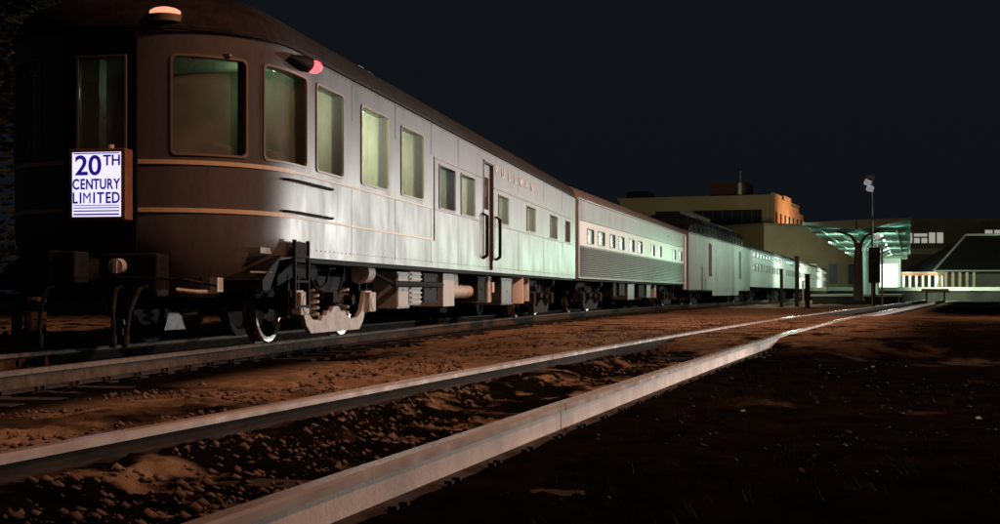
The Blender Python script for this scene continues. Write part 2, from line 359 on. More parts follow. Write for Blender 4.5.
def ground_mat():
    m = mat('yard_ground', (.02, .02, .02), 1, 0, .0); t = m.node_tree; b = t.nodes['Principled BSDF']; L = t.links.new
    a = t.nodes.new('ShaderNodeAttribute'); a.attribute_name = 'dirt'
    tx = t.nodes.new('ShaderNodeTexCoord')
    def nz(sc, d=8):
        n = t.nodes.new('ShaderNodeTexNoise'); n.inputs['Scale'].default_value = sc; n.inputs['Detail'].default_value = d; n.inputs['Roughness'].default_value = .65; L(tx.outputs['Object'], n.inputs['Vector']); return n
    def ramp(n, p0, p1, c0, c1):
        r = t.nodes.new('ShaderNodeValToRGB'); r.color_ramp.elements[0].position = p0; r.color_ramp.elements[1].position = p1
        r.color_ramp.elements[0].color = (*c0, 1); r.color_ramp.elements[1].color = (*c1, 1); L(n.outputs[0], r.inputs[0]); return r
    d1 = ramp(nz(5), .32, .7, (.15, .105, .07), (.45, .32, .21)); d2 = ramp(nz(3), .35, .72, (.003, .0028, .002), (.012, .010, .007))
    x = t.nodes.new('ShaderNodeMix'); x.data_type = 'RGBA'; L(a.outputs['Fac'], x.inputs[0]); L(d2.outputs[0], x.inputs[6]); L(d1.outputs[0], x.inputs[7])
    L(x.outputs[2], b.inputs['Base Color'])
    bp = t.nodes.new('ShaderNodeBump'); bp.inputs['Strength'].default_value = .9; bp.inputs['Distance'].default_value = .02
    L(nz(38, 8).outputs[0], bp.inputs['Height']); L(bp.outputs[0], b.inputs['Normal'])
    return m
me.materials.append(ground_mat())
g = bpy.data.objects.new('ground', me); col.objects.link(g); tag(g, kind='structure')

# ================================================================ tracks
HR = .17
RAILP = [(-.07, 0), (.07, 0), (.07, .012), (.012, .03), (.010, .078), (.010, .122), (.036, .132), (.037, .160), (.028, .17), (-.028, .17), (-.037, .160), (-.036, .132), (-.010, .122), (-.010, .078), (-.012, .03), (-.07, .012)]
def rail(P, off, ss, mats, parent, name='rail', low=False):
    low = mats[0] == M['rail_shaded']  # left rail: shade painted into the lower web with the foot material
    mb = MB(); n = len(RAILP); vs = []
    for s in ss:
        x, y, a = at(P, s, off)
        for (u, z) in RAILP: vs.append((x + u * math.cos(a), y - u * math.sin(a), z + .012))
    for i in range(len(ss) - 1):
        for j in range(n):
            k = (j + 1) % n
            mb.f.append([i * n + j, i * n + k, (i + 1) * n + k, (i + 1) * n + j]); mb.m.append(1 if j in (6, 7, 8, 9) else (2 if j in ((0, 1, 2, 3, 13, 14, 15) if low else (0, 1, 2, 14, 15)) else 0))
    mb.v = vs; mb.f.append(list(range(n))); mb.m.append(0); mb.f.append([(len(ss) - 1) * n + j for j in range(n)]); mb.m.append(0)
    return mb.build(name, mats, parent, smooth=True, angle=25)
def ties(P, s0, s1, sp, parent, half=1.32):
    cnt = 0; rest = MB(); s = s0; proto = []
    while s < s1:
        x, y, a = at(P, s); ja = a + random.uniform(-.03, .03); dz = random.uniform(-.024, .0); hw = .115 + random.uniform(-.012, .012)
        if cnt < 96:
            mb = MB(); hl = half + random.uniform(-.06, .06)
            mb.box(-hl, hl, -hw, hw, -.16, .008)
            t = mb.build('tie', M['tie'], parent, bevel=.008 if cnt < 25 else 0); t.location = (x, y, dz); t.rotation_euler = (random.uniform(-.01, .01), random.uniform(-.006, .006), -ja)
            if cnt < 34:
                for o_ in (-.7175, .7175):
                    pb = MB(); pb.box(o_ - .15, o_ + .15, -.09, .09, .008, .0105 - dz)
                    for q in (-1, 1):
                        for yy in (-.05, .05): pb.cyl((o_ + q * .085, yy, .0), (o_ + q * .085, yy, .035 - dz), .010, 8); pb.box(o_ + q * .085 - .018, o_ + q * .085 + .014, yy - .014, yy + .014, .035 - dz, .047 - dz)
                    pb.build('tie_plate', M['rail_foot'], t)
        else:
            mt = Matrix.Translation((x, y, dz)) @ Matrix.Rotation(-ja, 4, 'Z'); rest.box(-half, half, -hw, hw, -.16, .008, 0, mt)
        s += sp + random.uniform(-.03, .03); cnt += 1
    if rest.v: tag(rest.build('distant_ties', M['tie'], parent), kind='stuff')
ss_f = list(np.concatenate([np.arange(-3, 30, .25), np.arange(30, 121, 1.5)]))
tr = empty('railway_track', label='empty railway track with pale shiny rails running diagonally through the foreground', cat='railway track')
# the right rail is laid in lengths with a visible joint
JT = [5.92, 17.9]
def split_rail(P, off, ss, joints, mats, parent):
    b = [ss[0]] + joints + [ss[-1]]
    for s0, s1 in zip(b[:-1], b[1:]):
        pts = [s0 + .007] + [s for s in ss if s0 + .02 < s < s1 - .02] + [s1 - .007]
        rail(P, off, pts, mats, parent)
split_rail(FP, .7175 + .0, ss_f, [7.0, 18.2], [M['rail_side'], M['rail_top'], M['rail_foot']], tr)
split_rail(FP, -.7175, ss_f, [12.3], [M['rail_shaded'], M['rail_top'], M['rail_foot']], tr)
ties(FP, 1.0, 119, .56, tr)
tr2 = empty('railway_track', label='railway track with rusty rails under the standing passenger train', cat='railway track')
ss_t = list(np.concatenate([np.arange(-14, 30, .5), np.arange(30, 262, 2)]))
for o_ in (-.7175, .7175): rail(T, o_, ss_t, [M['rail_rust'], M['rail_dull'], M['rail_foot']], tr2)
ties(T, -13, 150, .6, tr2)
# buffer stop where the foreground track ends
bx_, by_, ba_ = at(FP, 119.5)
bs_ = empty('buffer_stop', (bx_, by_, 0), -ba_, 'small dark buffer stop at the far end of the foreground track', 'buffer stop')
for q in (-.72, .72):
    mb = MB(); mb.box(q - .07, q + .07, -.08, .08, 0, 1.1); mb.tube([(q, -1.2, .15), (q, -.1, .95)], .05); mb.build('post', M['black'], bs_)
mb = MB(); mb.box(-1.1, 1.1, -.22, -.08, .8, 1.12); mb.build('crossbeam', M['red_beam'], bs_, bevel=.02)

# ================================================================ rolling stock
HW = 1.525
class Shell:
    """car side contour, symmetric about y=0, a = arc length from the tail centre"""
    def __init__(s, tip, D, n, front):
        pts = []
        for i in range(161):
            th = i / 160 * math.pi / 2; c, q = math.cos(th), math.sin(th)
            pts.append((tip + D - D * abs(c) ** (2 / n), -HW * abs(q) ** (2 / n)))
        pts.append((front, -HW)); p = np.array(pts)
        s.p = p; s.a = np.r_[0, np.cumsum(np.hypot(*np.diff(p, axis=0).T))]; s.A = s.a[-1]; s.af = s.a[-2]; s.xf = tip + D; s.tip = tip; s.D = D; s.n = n; s.front = front
    def ax(s, x): return s.af + (x - s.xf)           # arc position of a station on the straight side
    def pt(s, a, z=0, off=0):
        sg = -1 if a < 0 else 1; aa = abs(a)
        x = np.interp(aa, s.a, s.p[:, 0]); y = np.interp(aa, s.a, s.p[:, 1])
        e = .01; x1 = np.interp(aa + e, s.a, s.p[:, 0]); y1 = np.interp(aa + e, s.a, s.p[:, 1]); x0 = np.interp(max(aa - e, -1), s.a, s.p[:, 0]); y0 = np.interp(max(aa - e, 0), s.a, s.p[:, 1])
        if aa >= s.af: nx, ny = 0, -1
        else:
            dx, dy = x1 - x0, y1 - y0; l = math.hypot(dx, dy) or 1; nx, ny = dy / l, -dx / l
            if aa < .02: nx, ny = -1, 0
        return Vector((x + nx * off, (y + ny * off) * sg, z))
    def spine(s, a):
        x = s.pt(a).x; return max(min(x, s.front), s.xf)
def body(sh, parent, rows, wins, mats, matfn, off=lambda z: 0, zbot=lambda a: 1.0, eave=3.27, rise=.66, roofmat=1, name='body', step=.5, roof_part=True, extra=None, tuck=lambda a, z: 0):
    cols = set(np.round(np.concatenate([np.linspace(0, sh.af, 26), np.arange(sh.af, sh.A, step), [sh.A]]), 4).tolist())
    for (a0, a1, z0, z1) in wins: cols |= {round(a0, 4), round(a1, 4)}
    cols = sorted(cols); cl = [cols[0]]
    wedge = {round(q, 4) for w_ in wins for q in w_[:2]}
    for c in cols[1:]:
        if c - cl[-1] < .02:
            if c in wedge: cl[-1] = c
            continue
        cl.append(c)
    cols = [-c for c in cl[:0:-1]] + cl
    zs = set(rows)
    for w_ in wins: zs |= {w_[2], w_[3]}
    zs = sorted(zs); zs = [z for i, z in enumerate(zs) if i == 0 or z - zs[i - 1] > .004]
    mb = MB(); nc = len(cols); nz = len(zs)
    for z in zs:
        for a in cols:
            zz = z
            zb = zbot(abs(a))
            if z < 1.2: zz = zb + (z - zs[0]) / (1.2 - zs[0]) * (1.2 - zb)
            mb.v.append(tuple(sh.pt(a, zz, off(z) + tuck(abs(a), zz))))
    for j in range(nz - 1):
        zc = (zs[j] + zs[j + 1]) / 2
        for i in range(nc - 1):
            ac = abs((cols[i] + cols[i + 1]) / 2)
            if any(w_[0] < ac < w_[1] and w_[2] < zc < w_[3] for w_ in wins): continue
            mb.f.append([j * nc + i, j * nc + i + 1, (j + 1) * nc + i + 1, (j + 1) * nc + i]); mb.m.append(matfn(ac, zc))
        mb.f.append([j * nc + nc - 1, j * nc, (j + 1) * nc, (j + 1) * nc + nc - 1]); mb.m.append(matfn(99, zc))
    # reveals
    for (a0, a1, z0, z1) in wins:
        for sg in (1, -1):
            cc = [c for c in cl if a0 - 1e-3 <= c <= a1 + 1e-3]
            for c0_, c1_ in zip(cc[:-1], cc[1:]):
                for z in (z0, z1):
                    mb.add([sh.pt(sg * c0_, z, 0), sh.pt(sg * c1_, z, 0), sh.pt(sg * c1_, z, -.15), sh.pt(sg * c0_, z, -.15)], [(0, 1, 2, 3)], 0)
            for c in (a0, a1): mb.add([sh.pt(sg * c, z0, 0), sh.pt(sg * c, z1, 0), sh.pt(sg * c, z1, -.15), sh.pt(sg * c, z0, -.15)], [(0, 1, 2, 3)], 0)
    if extra: extra(mb)
    b = mb.build(name, mats, parent, smooth=True, angle=20)
    # roof
    rb = MB(); K = 9
    for k in range(K + 1):
        th = k / K * math.pi / 2
        for a in cols:
            p = sh.pt(a, 0, .02 if k == 0 else .0); sp = Vector((sh.spine(a), 0, 0)); q = sp.lerp(p, math.cos(th) ** .9 if k < K else 0)
            rb.v.append((q.x, q.y, eave + rise * math.sin(th)))
    for k in range(K):
        for i in range(nc - 1): rb.f.append([k * nc + i, k * nc + i + 1, (k + 1) * nc + i + 1, (k + 1) * nc + i]); rb.m.append(0)
    rb.f.append([k * nc for k in range(K + 1)] + [k * nc + nc - 1 for k in range(K - 1, -1, -1)]); rb.m.append(0)
    # drip rail under the roof edge
    for c0_, c1_ in zip(cols[:-1], cols[1:]):
        rb.add([sh.pt(c0_, eave - .035, .004), sh.pt(c1_, eave - .035, .004), sh.pt(c1_, eave - .03, .03), sh.pt(c0_, eave - .03, .03), sh.pt(c0_, eave + .004, .03), sh.pt(c1_, eave + .004, .03)], [(0, 1, 2, 3), (3, 2, 5, 4)], 0)
    rb.build('roof', mats[roofmat], parent, smooth=True, angle=35)
    return b
def strip(sh, mb, a0, a1, z0, z1, o0, o1, mi=0, n=None, sides=(1,)):
    """raised strip following the side"""
    n = n or max(2, int((a1 - a0) / (.12 if a0 < sh.af else 2)))
    for sg in sides:
        L_ = np.linspace(a0, a1, n + 1)
        for p, q in zip(L_[:-1], L_[1:]):
            P_ = [sh.pt(sg * p, z0, o0), sh.pt(sg * q, z0, o0), sh.pt(sg * q, z0, o1), sh.pt(sg * p, z0, o1), sh.pt(sg * p, z1, o0), sh.pt(sg * q, z1, o0), sh.pt(sg * q, z1, o1), sh.pt(sg * p, z1, o1)]
            mb.add(P_, [(0, 1, 2, 3), (4, 7, 6, 5), (3, 2, 6, 7), (0, 3, 7, 4), (1, 5, 6, 2)], mi)
    return mb
def rrect(a0, a1, z0, z1, r, n=5):
    P_ = []
    for cx_, cz_, t0 in ((a1 - r, z1 - r, 0), (a0 + r, z1 - r, 90), (a0 + r, z0 + r, 180), (a1 - r, z0 + r, 270)):
        for i in range(n + 1): t = R(t0 + 90 * i / n); P_.append((cx_ + r * math.cos(t), cz_ + r * math.sin(t)))
    return P_
def window(sh, parent, a0, a1, z0, z1, fmat, pmat, r=.06, fw=.010, sg=1, depth=-.13):
    # trim ring with rounded corners, covers the square opening's corners
    def dens(P_):
        out = []
        for p, q in zip(P_, P_[1:] + P_[:1]):
            k = max(1, int(abs(p[0] - q[0]) / .12)); out += [(p[0] + (q[0] - p[0]) * i / k, p[1] + (q[1] - p[1]) * i / k) for i in range(k)]
        return out
    inn = dens(rrect(a0 + fw, a1 - fw, z0 + fw, z1 - fw, r)); n = len(inn)
    ca, cz = (a0 + a1) / 2, (z0 + z1) / 2
    def sc(P_, d, rr):                       # outward offset copy with matching count
        o_ = []
        for (a, z) in P_:
            o_.append((a + (d if a > ca else -d) * min(1, abs(a - ca) / ((a1 - a0) / 2 - r) if abs(a - ca) > .4 * (a1 - a0) / 2 else 0) * (1 if abs(a - ca) > (a1 - a0) / 2 - fw - r - .001 else 0),
                       z + (d if z > cz else -d) * (1 if abs(z - cz) > (z1 - z0) / 2 - fw - r - .001 else 0)))
        return o_
    out = sc(inn, fw + .013, r)
    mb = MB(); loops = [(inn, -.015), (inn, .014), (out, .014), (out, -.004)]
    for P_, of in loops: mb.v += [tuple(sh.pt(sg * a, z, of)) for a, z in P_]
    for l in range(3):
        for i in range(n): k = (i + 1) % n; mb.f.append([l * n + i, l * n + k, (l + 1) * n + k, (l + 1) * n + i]); mb.m.append(0)
    w_ = mb.build('window', fmat, parent, smooth=True, angle=50)
    pb = MB(); k = max(1, int((a1 - a0) / .1)) if a0 < sh.af else 1; aa = np.linspace(a0, a1, k + 1)
    for z in (z0, z1): pb.v += [tuple(sh.pt(sg * a, z, depth)) for a in aa]
    for i in range(k): pb.f.append([i, i + 1, k + 2 + i, k + 1 + i]); pb.m.append(0)
    pb.build('pane', pmat, w_, smooth=True)
    return w_

def bogie(parent, x, detailed=False, wb=1.42, roll=0):
    """two-axle truck: frame mesh with wheels, equalizer, springs, journal boxes"""
    b = MB()
    for sy in (-1, 1):
        y = sy * 1.05
        b.prism([(-1.95, .78), (-1.5, .93), (-.6, .93), (-.45, .80), (.45, .80), (.6, .93), (1.5, .93), (1.95, .78), (1.95, .66), (1.5, .76), (.55, .74), (.4, .62), (-.4, .62), (-.55, .74), (-1.5, .76), (-1.95, .66)], y - .06, y + .06)
        for q in (-wb, wb):
            for e in (-.17, .17): b.box(q + e - .035, q + e + .035, y - .07, y + .07, .30, .80)
    b.box(-.3, .3, -1.1, 1.1, .52, .72); b.box(-1.95, -1.82, -1.0, 1.0, .64, .76); b.box(1.82, 1.95, -1.0, 1.0, .64, .76)
    f = b.build('bogie', M['bogie'], parent, bevel=.008 if detailed else 0); f.location = (x, 0, 0)
    for q in (-wb, wb):
        for sy in (-1, 1):
            y = sy * .745; wm = MB(); n = 40
            prof = [(.0, .07), (.10, .07), (.13, .03), (.36, .015), (.40, .06), (.455, .065), (.455, -.05), (.485, -.055), (.485, -.08), (.40, -.08), (.36, -.03), (.12, -.04), (0, -.04)]
            for (r_, o_) in prof:
                for i in range(n): t = 2 * math.pi * i / n; wm.v.append((q + r_ * math.cos(t), y + o_ * sy, .47 + r_ * math.sin(t)))
            for j in range(len(prof) - 1):
                for i in range(n): k = (i + 1) % n; wm.f.append([j * n + i, j * n + k, (j + 1) * n + k, (j + 1) * n + i]); wm.m.append(1 if j in (4, 5, 6, 7) else 0)
            wm.build('wheel', [M['bogie'], M['tread']], f, smooth=True, angle=30)
        ax_ = MB(); ax_.cyl((q, -1.15, .47), (q, 1.15, .47), .075, 14); ax_.build('axle', M['bogie'], f, smooth=True)
    for sy in (-1, 1):
        y = sy * 1.16
        e = MB()
        e.prism([(-1.60, .62), (-1.28, .62), (-1.12, .36), (-.95, .27), (-.62, .25), (-.55, .31), (-.42, .31), (-.36, .37), (-.22, .35), (-.12, .42), (.10, .42), (.20, .35), (.34, .36), (.44, .30), (.62, .25), (.95, .27), (1.12, .36), (1.28, .62), (1.60, .62), (1.60, .54), (1.38, .50), (1.18, .20), (1.0, .10), (-1.0, .10), (-1.18, .20), (-1.38, .50), (-1.60, .54)], y - .03, y + .03)
        e.build('equalizer_beam', M['equalizer'] if detailed else M['bogie'], f, bevel=.006 if detailed else 0)  # first bogie painted as if lit, the others kept dark by colour
        for q in (-wb, wb):
            j = MB(); j.box(q - .15, q + .15, y - .10, y + .02, .33, .60); j.cyl((q, y - .02, .46), (q, y + sy * .11, .46), .115, 16); j.build('journal_box', M['equalizer'] if detailed else M['bogie'], f, bevel=.012 if detailed else 0)
        for q in (-.62, .62):
            s = MB(); pts = []
            turns = 5
            for i in range(turns * 10 + 1): t = 2 * math.pi * i / 10; pts.append((q + .085 * math.cos(t), y - sy * .10 + .085 * math.sin(t), .27 + .38 * i / (turns * 10)))
            if detailed: s.tube(pts, .018, 5)
            else: s.cyl((q, y - sy * .1, .27), (q, y - sy * .1, .65), .09, 10)
            s.build('coil_spring', M['equalizer'] if detailed else M['bogie'], f)
        c = MB(); c.cyl((.95, y - .05, .86), (1.28, y - .05, .86), .13, 18); c.cyl((.90, y - .05, .86), (.96, y - .05, .86), .15, 18); c.cyl((1.28, y - .05, .86), (1.5, y - .05, .84), .03, 8)
        c.build('brake_cylinder', M['equalizer'] if detailed else M['bogie'], f, smooth=True)
        h = MB()
        h.tube([(-1.0, y, .78), (-.8, y + sy * .04, .62), (-.5, y + sy * .05, .70), (-.3, y + sy * .02, .88)], .018); h.tube([(-.1, y, .5), (0, y + sy * .05, .58), (.3, y + sy * .03, .88)], .014)
        h.box(-.2, .1, y - .05, y + .04, .47, .60); h.cyl((.5, y - .1, .5), (.5, y + .02, .5), .07, 12)
        h.build('brake_rigging', M['bogie'], f)
    return f
def gearbox(parent, name, x0, x1, z0, z1, m, y0=-1.30, y1=-.75, trim=True, sides=(1,)):
    for sg in sides:
        mb = MB(); a, b_ = sorted((y0 * sg, y1 * sg)); mb.box(x0, x1, a, b_, z0, z1)
        if trim:
            yy = y0 * sg; e = .012 * (-1 if sg > 0 else 1); lo_, hi_ = sorted((yy, yy + e)); t = .03
            w_ = x1 - x0
            mb.box(x0 + .02, x1 - .02, lo_, hi_, z1 - t - .02, z1 - .02); mb.box(x0 + .02, x1 - .02, lo_, hi_, z0 + .02, z0 + .02 + t)
            mb.box(x0 + .02, x0 + .02 + t, lo_, hi_, z0 + .051, z1 - .051); mb.box(x1 - .02 - t, x1 - .02, lo_, hi_, z0 + .051, z1 - .051)
            mb.box((x0 + x1) / 2 - .05, (x0 + x1) / 2 + .05, lo_ , hi_ , (z0 + z1) / 2 - .015, (z0 + z1) / 2 + .015)
        o = mb.build(name, m, parent, bevel=.006)
    return o
def diaphragm(parent, x, sgn=1, z1=3.35):
    mb = MB(); n = 5
    for i in range(n):
        xx = x + sgn * (.02 + i * .055); d = .0 if i % 2 else .03
        a, b_ = sorted((xx, xx + sgn * .05))
        mb.box(a, b_, -1.05 - d, -.72, 1.0, z1 + d); mb.box(a, b_, .72, 1.05 + d, 1.0, z1 + d); mb.box(a, b_, -.72, .72, z1 - .3, z1 + d); mb.box(a, b_, -.72, .72, .95, 1.12)
    return mb.build('diaphragm', M['rubber'], parent)
def coupler(parent, x, sgn):
    mb = MB(); a, b_ = sorted((x, x + sgn * .55)); mb.box(a, b_, -.09, .09, .72, .92)
    a, b_ = sorted((x + sgn * .5, x + sgn * .78)); mb.box(a, b_, -.17, .05, .68, .98); mb.cyl((x + sgn * .72, .09, .66), (x + sgn * .72, .09, .99), .07, 12)
    return mb.build('coupler', M['black'], parent, bevel=.015)

# ---------------------------------------------------------------- car 1: round-ended observation car
cx, cy, ca = carpose(0)
C1 = empty('observation_car', (cx, cy, HR + .012), math.pi / 2 - ca, 'dark round-ended observation car with a lit sign on its tail, nearest the camera', 'train car', 'passenger cars of the standing train')
sh = Shell(-11.72, 1.6, 2.3, 12.95)
AX = sh.ax
WL = [(.73, 1.52, 1.98, 2.97), (1.76, AX(-9.86), 1.98, 2.97), (AX(-9.52), AX(-8.50), 1.98, 2.97), (AX(-7.74), AX(-6.46), 1.98, 2.97), (AX(-5.78), AX(-4.5), 1.98, 2.95)]
WS = [(AX(-3.45), AX(-2.30), 1.93, 2.62), (AX(-1.84), AX(-.70), 1.93, 2.62)]
WT = [(AX(1.55), AX(2.65), 1.95, 2.50), (AX(4.85), AX(6.05), 1.95, 2.50), (AX(8.3), AX(9.5), 1.93, 2.50), (AX(10.95), AX(11.85), 1.93, 2.5)]
DW = [(0, .30, 1.98, 2.93)]
DOOR1 = [(AX(.12), AX(.98), 1.02, 3.0)]
def z1bot(a):
    x = (a - sh.af) + sh.xf if a > sh.af else sh.pt(a).x
    if x < -11.2: return .54
    if x > -10.0: return .98
    t = (x + 11.2) / 1.2; return .54 + .44 * (1 - (1 - t) ** 2) ** .5 if t > 0 else .54
def cm1(a, z): return 0
def seams(mb):
    for x in (-8.15, -6.1, -4.0, -2.07, 3.8, 7.2, 10.3): strip(sh, mb, AX(x), AX(x) + .012, 1.04, 1.88, -.003, .0035); strip(sh, mb, AX(x), AX(x) + .012, 2.72, 3.2, -.003, .0035)
    for x_, z_ in [(x_, z_) for z_ in (1.07, 3.19) for x_ in np.arange(-9.5, 12.6, .16)]: p = sh.pt(AX(x_), z_, 0); mb.cyl(p + Vector((0, .002, 0)), p + Vector((0, -.007, 0)), .007, 6)
body(sh, C1, [.98, 1.02, 1.06, 1.11, 1.15, 1.2, 1.38, 1.6, 1.88, 3.1, 3.245], WL + WS + WT + DW + DOOR1, [M['car_paint'], M['car_roof']], cm1, zbot=z1bot, eave=3.25, rise=.60, extra=seams, tuck=lambda a, z: -.24 * max(0, (1.22 - z) / .6) ** 1.6 * max(0, min(1, (AX(-10.0) - a) / .8)))
for (a0, a1, z0, z1) in WL: 
    for sg in (1, -1): window(sh, C1, a0, a1, z0, z1, M['frame'], M['glass'], sg=sg)
for (a0, a1, z0, z1) in WS + WT:
    for sg in (1, -1): window(sh, C1, a0, a1, z0, z1, M['frame_silver'], M['glass'], r=.04, sg=sg)
# rear door with its window
d = MB()
for (y0, y1, z0, z1) in ((-.42, .36, 1.0, 1.98), (-.42, .36, 2.93, 3.2), (-.42, -.30, 1.98, 2.93), (.20, .36, 1.98, 2.93)): d.box(-11.765, -11.735, y0, y1, z0, z1)
rd = d.build('rear_door', M['black'], C1, bevel=.004)
d = MB(); d.box(-11.75, -11.745, -.30, .20, 1.98, 2.93); d.build('pane', M['glass'], rd)
d = MB()
for (y0, y1, z0, z1) in ((-.32, -.295, 1.96, 2.95), (.195, .22, 1.96, 2.95), (-.295, .195, 2.93, 2.95), (-.295, .195, 1.96, 1.98)): d.box(-11.785, -11.766, y0, y1, z0, z1)
d.build('window_frame', M['frame'], rd, bevel=.003)
# belt stripes
A_END = AX(-4.0)
for sg in (1, -1):
    mb = MB(); strip(sh, mb, .40, 2.4, 1.875, 1.918, -.005, .012, sides=(sg,)); strip(sh, mb, 2.4, A_END, 1.885, 1.908, -.005, .012, sides=(sg,)); mb.build('upper_belt_stripe', M['belt'], C1)
    mb = MB(); strip(sh, mb, .40, 2.4, 1.395, 1.438, -.005, .012, sides=(sg,)); strip(sh, mb, 2.4, A_END, 1.40, 1.423, -.005, .012, sides=(sg,)); mb.build('lower_belt_stripe', M['belt'], C1)
for sg in (1, -1):
    for q in ((AX(-3.8), AX(.0), 2.69, 2.71), (AX(1.1), AX(12.6), 2.585, 2.605), (AX(-3.8), AX(-3.77), 1.40, 2.689), (AX(-3.74), AX(0), 1.885, 1.903), (AX(1.1), AX(12.6), 1.885, 1.903)):
        mb = MB(); strip(sh, mb, *q, -.005, .012, sides=(sg,)); mb.build('side_moulding', M['frame_silver'], C1)
# side vestibule door
for sg in (1, -1):
    mb = MB(); strip(sh, mb, AX(.14), AX(.96), 1.03, 2.15, -.06, -.045, sides=(sg,)); strip(sh, mb, AX(.14), AX(.96), 2.75, 2.99, -.06, -.045, sides=(sg,)); strip(sh, mb, AX(.14), AX(.30), 2.15, 2.75, -.06, -.045, sides=(sg,)); strip(sh, mb, AX(.80), AX(.96), 2.15, 2.75, -.06, -.045, sides=(sg,))
    dd = mb.build('side_door', M['car_paint'], C1)
    mb = MB(); strip(sh, mb, AX(.30), AX(.80), 2.15, 2.75, -.058, -.052, sides=(sg,)); mb.build('pane', M['glass'], dd)
    mb = MB(); strip(sh, mb, AX(.06), AX(1.04), 3.01, 3.04, 0, .03, sides=(sg,)); strip(sh, mb, AX(.07), AX(.11), 1.2, 3.0, 0, .014, sides=(sg,)); strip(sh, mb, AX(.99), AX(1.03), 1.2, 3.0, 0, .014, sides=(sg,)); mb.build('door_frame', M['frame_silver'], C1)
    for xx in (-.05, 1.22):
        mb = MB(); y = -HW * sg; mb.tube([(xx, y, 2.05), (xx, y - .08 * sg, 2.0), (xx, y - .08 * sg, 1.28), (xx, y, 1.22)], .016); mb.tube([(xx + .16, y, 2.05), (xx + .16, y - .08 * sg, 2.0), (xx + .16, y - .08 * sg, 1.28), (xx + .16, y, 1.22)], .016); mb.build('grab_rail', M['black'], C1, smooth=True)
# long horizontal grabs on the tail quarter
for zz in (1.80, 1.46):
    mb = MB(); pts = [sh.pt(a_, zz, .05) for a_ in np.linspace(2.15, AX(-9.05), 7)]
    pts = [sh.pt(2.10, zz, 0)] + pts + [sh.pt(AX(-9.0), zz, 0)]; mb.tube(pts, .013); mb.build('grab_rail', M['black'], C1, smooth=True)
# lettering
for sg in (1,):
    for i, ch in enumerate('PULLMAN'):
        x = 1.3 + i * .70; text_mesh('lettering', ch, .25, M['letter'], C1, Matrix.Translation((x, -HW - .008, 2.86)) @ Matrix.Rotation(R(90), 4, 'X'), .003, sx_=1.6, bold=.004)
# tail sign
sg_ = empty('tail_sign', (0, 0, 0)); bpy.data.objects.remove(sg_)
x = 0
sign_at = Matrix.Translation((-12.0, -.115, -.022))
mb = MB(); mb.box(x, x + .17, -.30, .30, 1.32, 2.02)
sf = mb.build('tail_sign', M['sign_frame'], C1, bevel=.012); sf.matrix_local = sign_at
mb = MB(); mb.box(x - .004, x + .01, -.255, .255, 1.355, 1.985); mb.build('sign_face', M['sign_white'], sf)
RM = Matrix.Rotation(R(-90), 4, 'Z') @ Matrix.Rotation(R(90), 4, 'X')
def sign_text(s, y, z, size, sx_, bold=.004, sp=1.0): text_mesh('sign_letters', s, size, M['sign_blue'], sf, Matrix.Translation((x - .008, y, z)) @ RM, .002, spacing=sp, sx_=sx_, bold=bold)
sign_text('20', .085, 1.765, .27, 1.05, .005); sign_text('TH', -.165, 1.855, .145, .95, .003)

for i, ch in enumerate('CENTURY'): sign_text(ch, .215 - i * .0717, 1.625, .142, .74, .0035)
for i, ch in enumerate('LIMITED'): sign_text(ch, (.225, .165, .098, .022, -.045, -.125, -.205)[i], 1.488, .150, .80, 0 if ch == 'M' else .0035)
for z, h in ((1.462, .007), (1.437, .009), (1.405, .012), (1.370, .015), (1.968, .010)):
    mb = MB(); mb.box(x - .008, x - .005, -.24, .24, z, z + h); mb.build('sign_stripe', M['sign_blue'], sf)
mb = MB(); mb.cyl((x + .05, -.12, 2.02), (x + .05, -.12, 2.06), .035, 12); mb.build('top_fitting', M['equalizer'], sf)
for y_ in (-.23, .23):
    for z_ in (1.47, 1.87):
        mb = MB(); mb.box(x + .16, x + .32, y_ - .02, y_ + .02, z_ - .025, z_ + .025); mb.build('bracket', M['equalizer'], sf)
# roof marker lamp, red marker lamps, small fitting
p = sh.pt(.66, 3.30, -.12)
mb = MB(); mb.cyl(p, p + Vector((0, 0, .07)), .19, 20); ml = mb.build('roof_lamp', M['frame'], C1, smooth=True)
mb = MB(); mb.ball(p + Vector((0, 0, .09)), .17, 0, 8, 20, (1, 1, .42)); mb.build('lens', M['lamp_warm'], ml, smooth=True)
for sg in (1, -1):
    p = sh.pt(sg * AX(-10.08), 3.10, 0); y = -sg
    mb = MB(); 
    rings = [(-.55, .012), (-.42, .06), (-.25, .095), (-.08, .11), (0, .105)]; n = 16
    for (dx, r_) in rings:
        for i in range(n): t = 2 * math.pi * i / n; mb.v.append((p.x + .10 + dx, p.y + y * .05 + r_ * 1.0 * math.cos(t), p.z + r_ * .75 * math.sin(t)))
    for j in range(4):
        for i in range(n): k = (i + 1) % n; mb.f.append([j * n + i, j * n + k, (j + 1) * n + k, (j + 1) * n + i]); mb.m.append(0)
    rm = mb.build('marker_lamp', M['black'], C1, smooth=True)
    mb = MB(); mb.ball((p.x + .11, p.y + y * .13, p.z - .02), .09, 0, 8, 16, (1, 1, .8)); mb.build('lens', M['red_lens'], rm, smooth=True)
p = sh.pt(1.28, 3.0, 0); q = sh.pt(1.28, 3.0, .05)
mb = MB(); mb.box(p.x - .03, p.x + .03, p.y - .05, p.y + .02, 2.985, 3.01); mb.build('bolt_cap', M['frame'], C1)
# roof fittings
for x_, hh in ((-7.0, .07), (-6.35, .10), (-5.9, .09), (2.5, .08), (7.5, .08)):
    mb = MB(); mb.box(x_ - .16, x_ + .16, -1.12, -.92, 3.56, 3.60); mb.tube([(x_ - .14, -1.1, 3.58), (x_ - .12, -1.1, 3.60 + hh), (x_ + .12, -1.1, 3.60 + hh), (x_ + .14, -1.1, 3.58)], .012); mb.build('roof_fitting', M['box_grey'], C1)
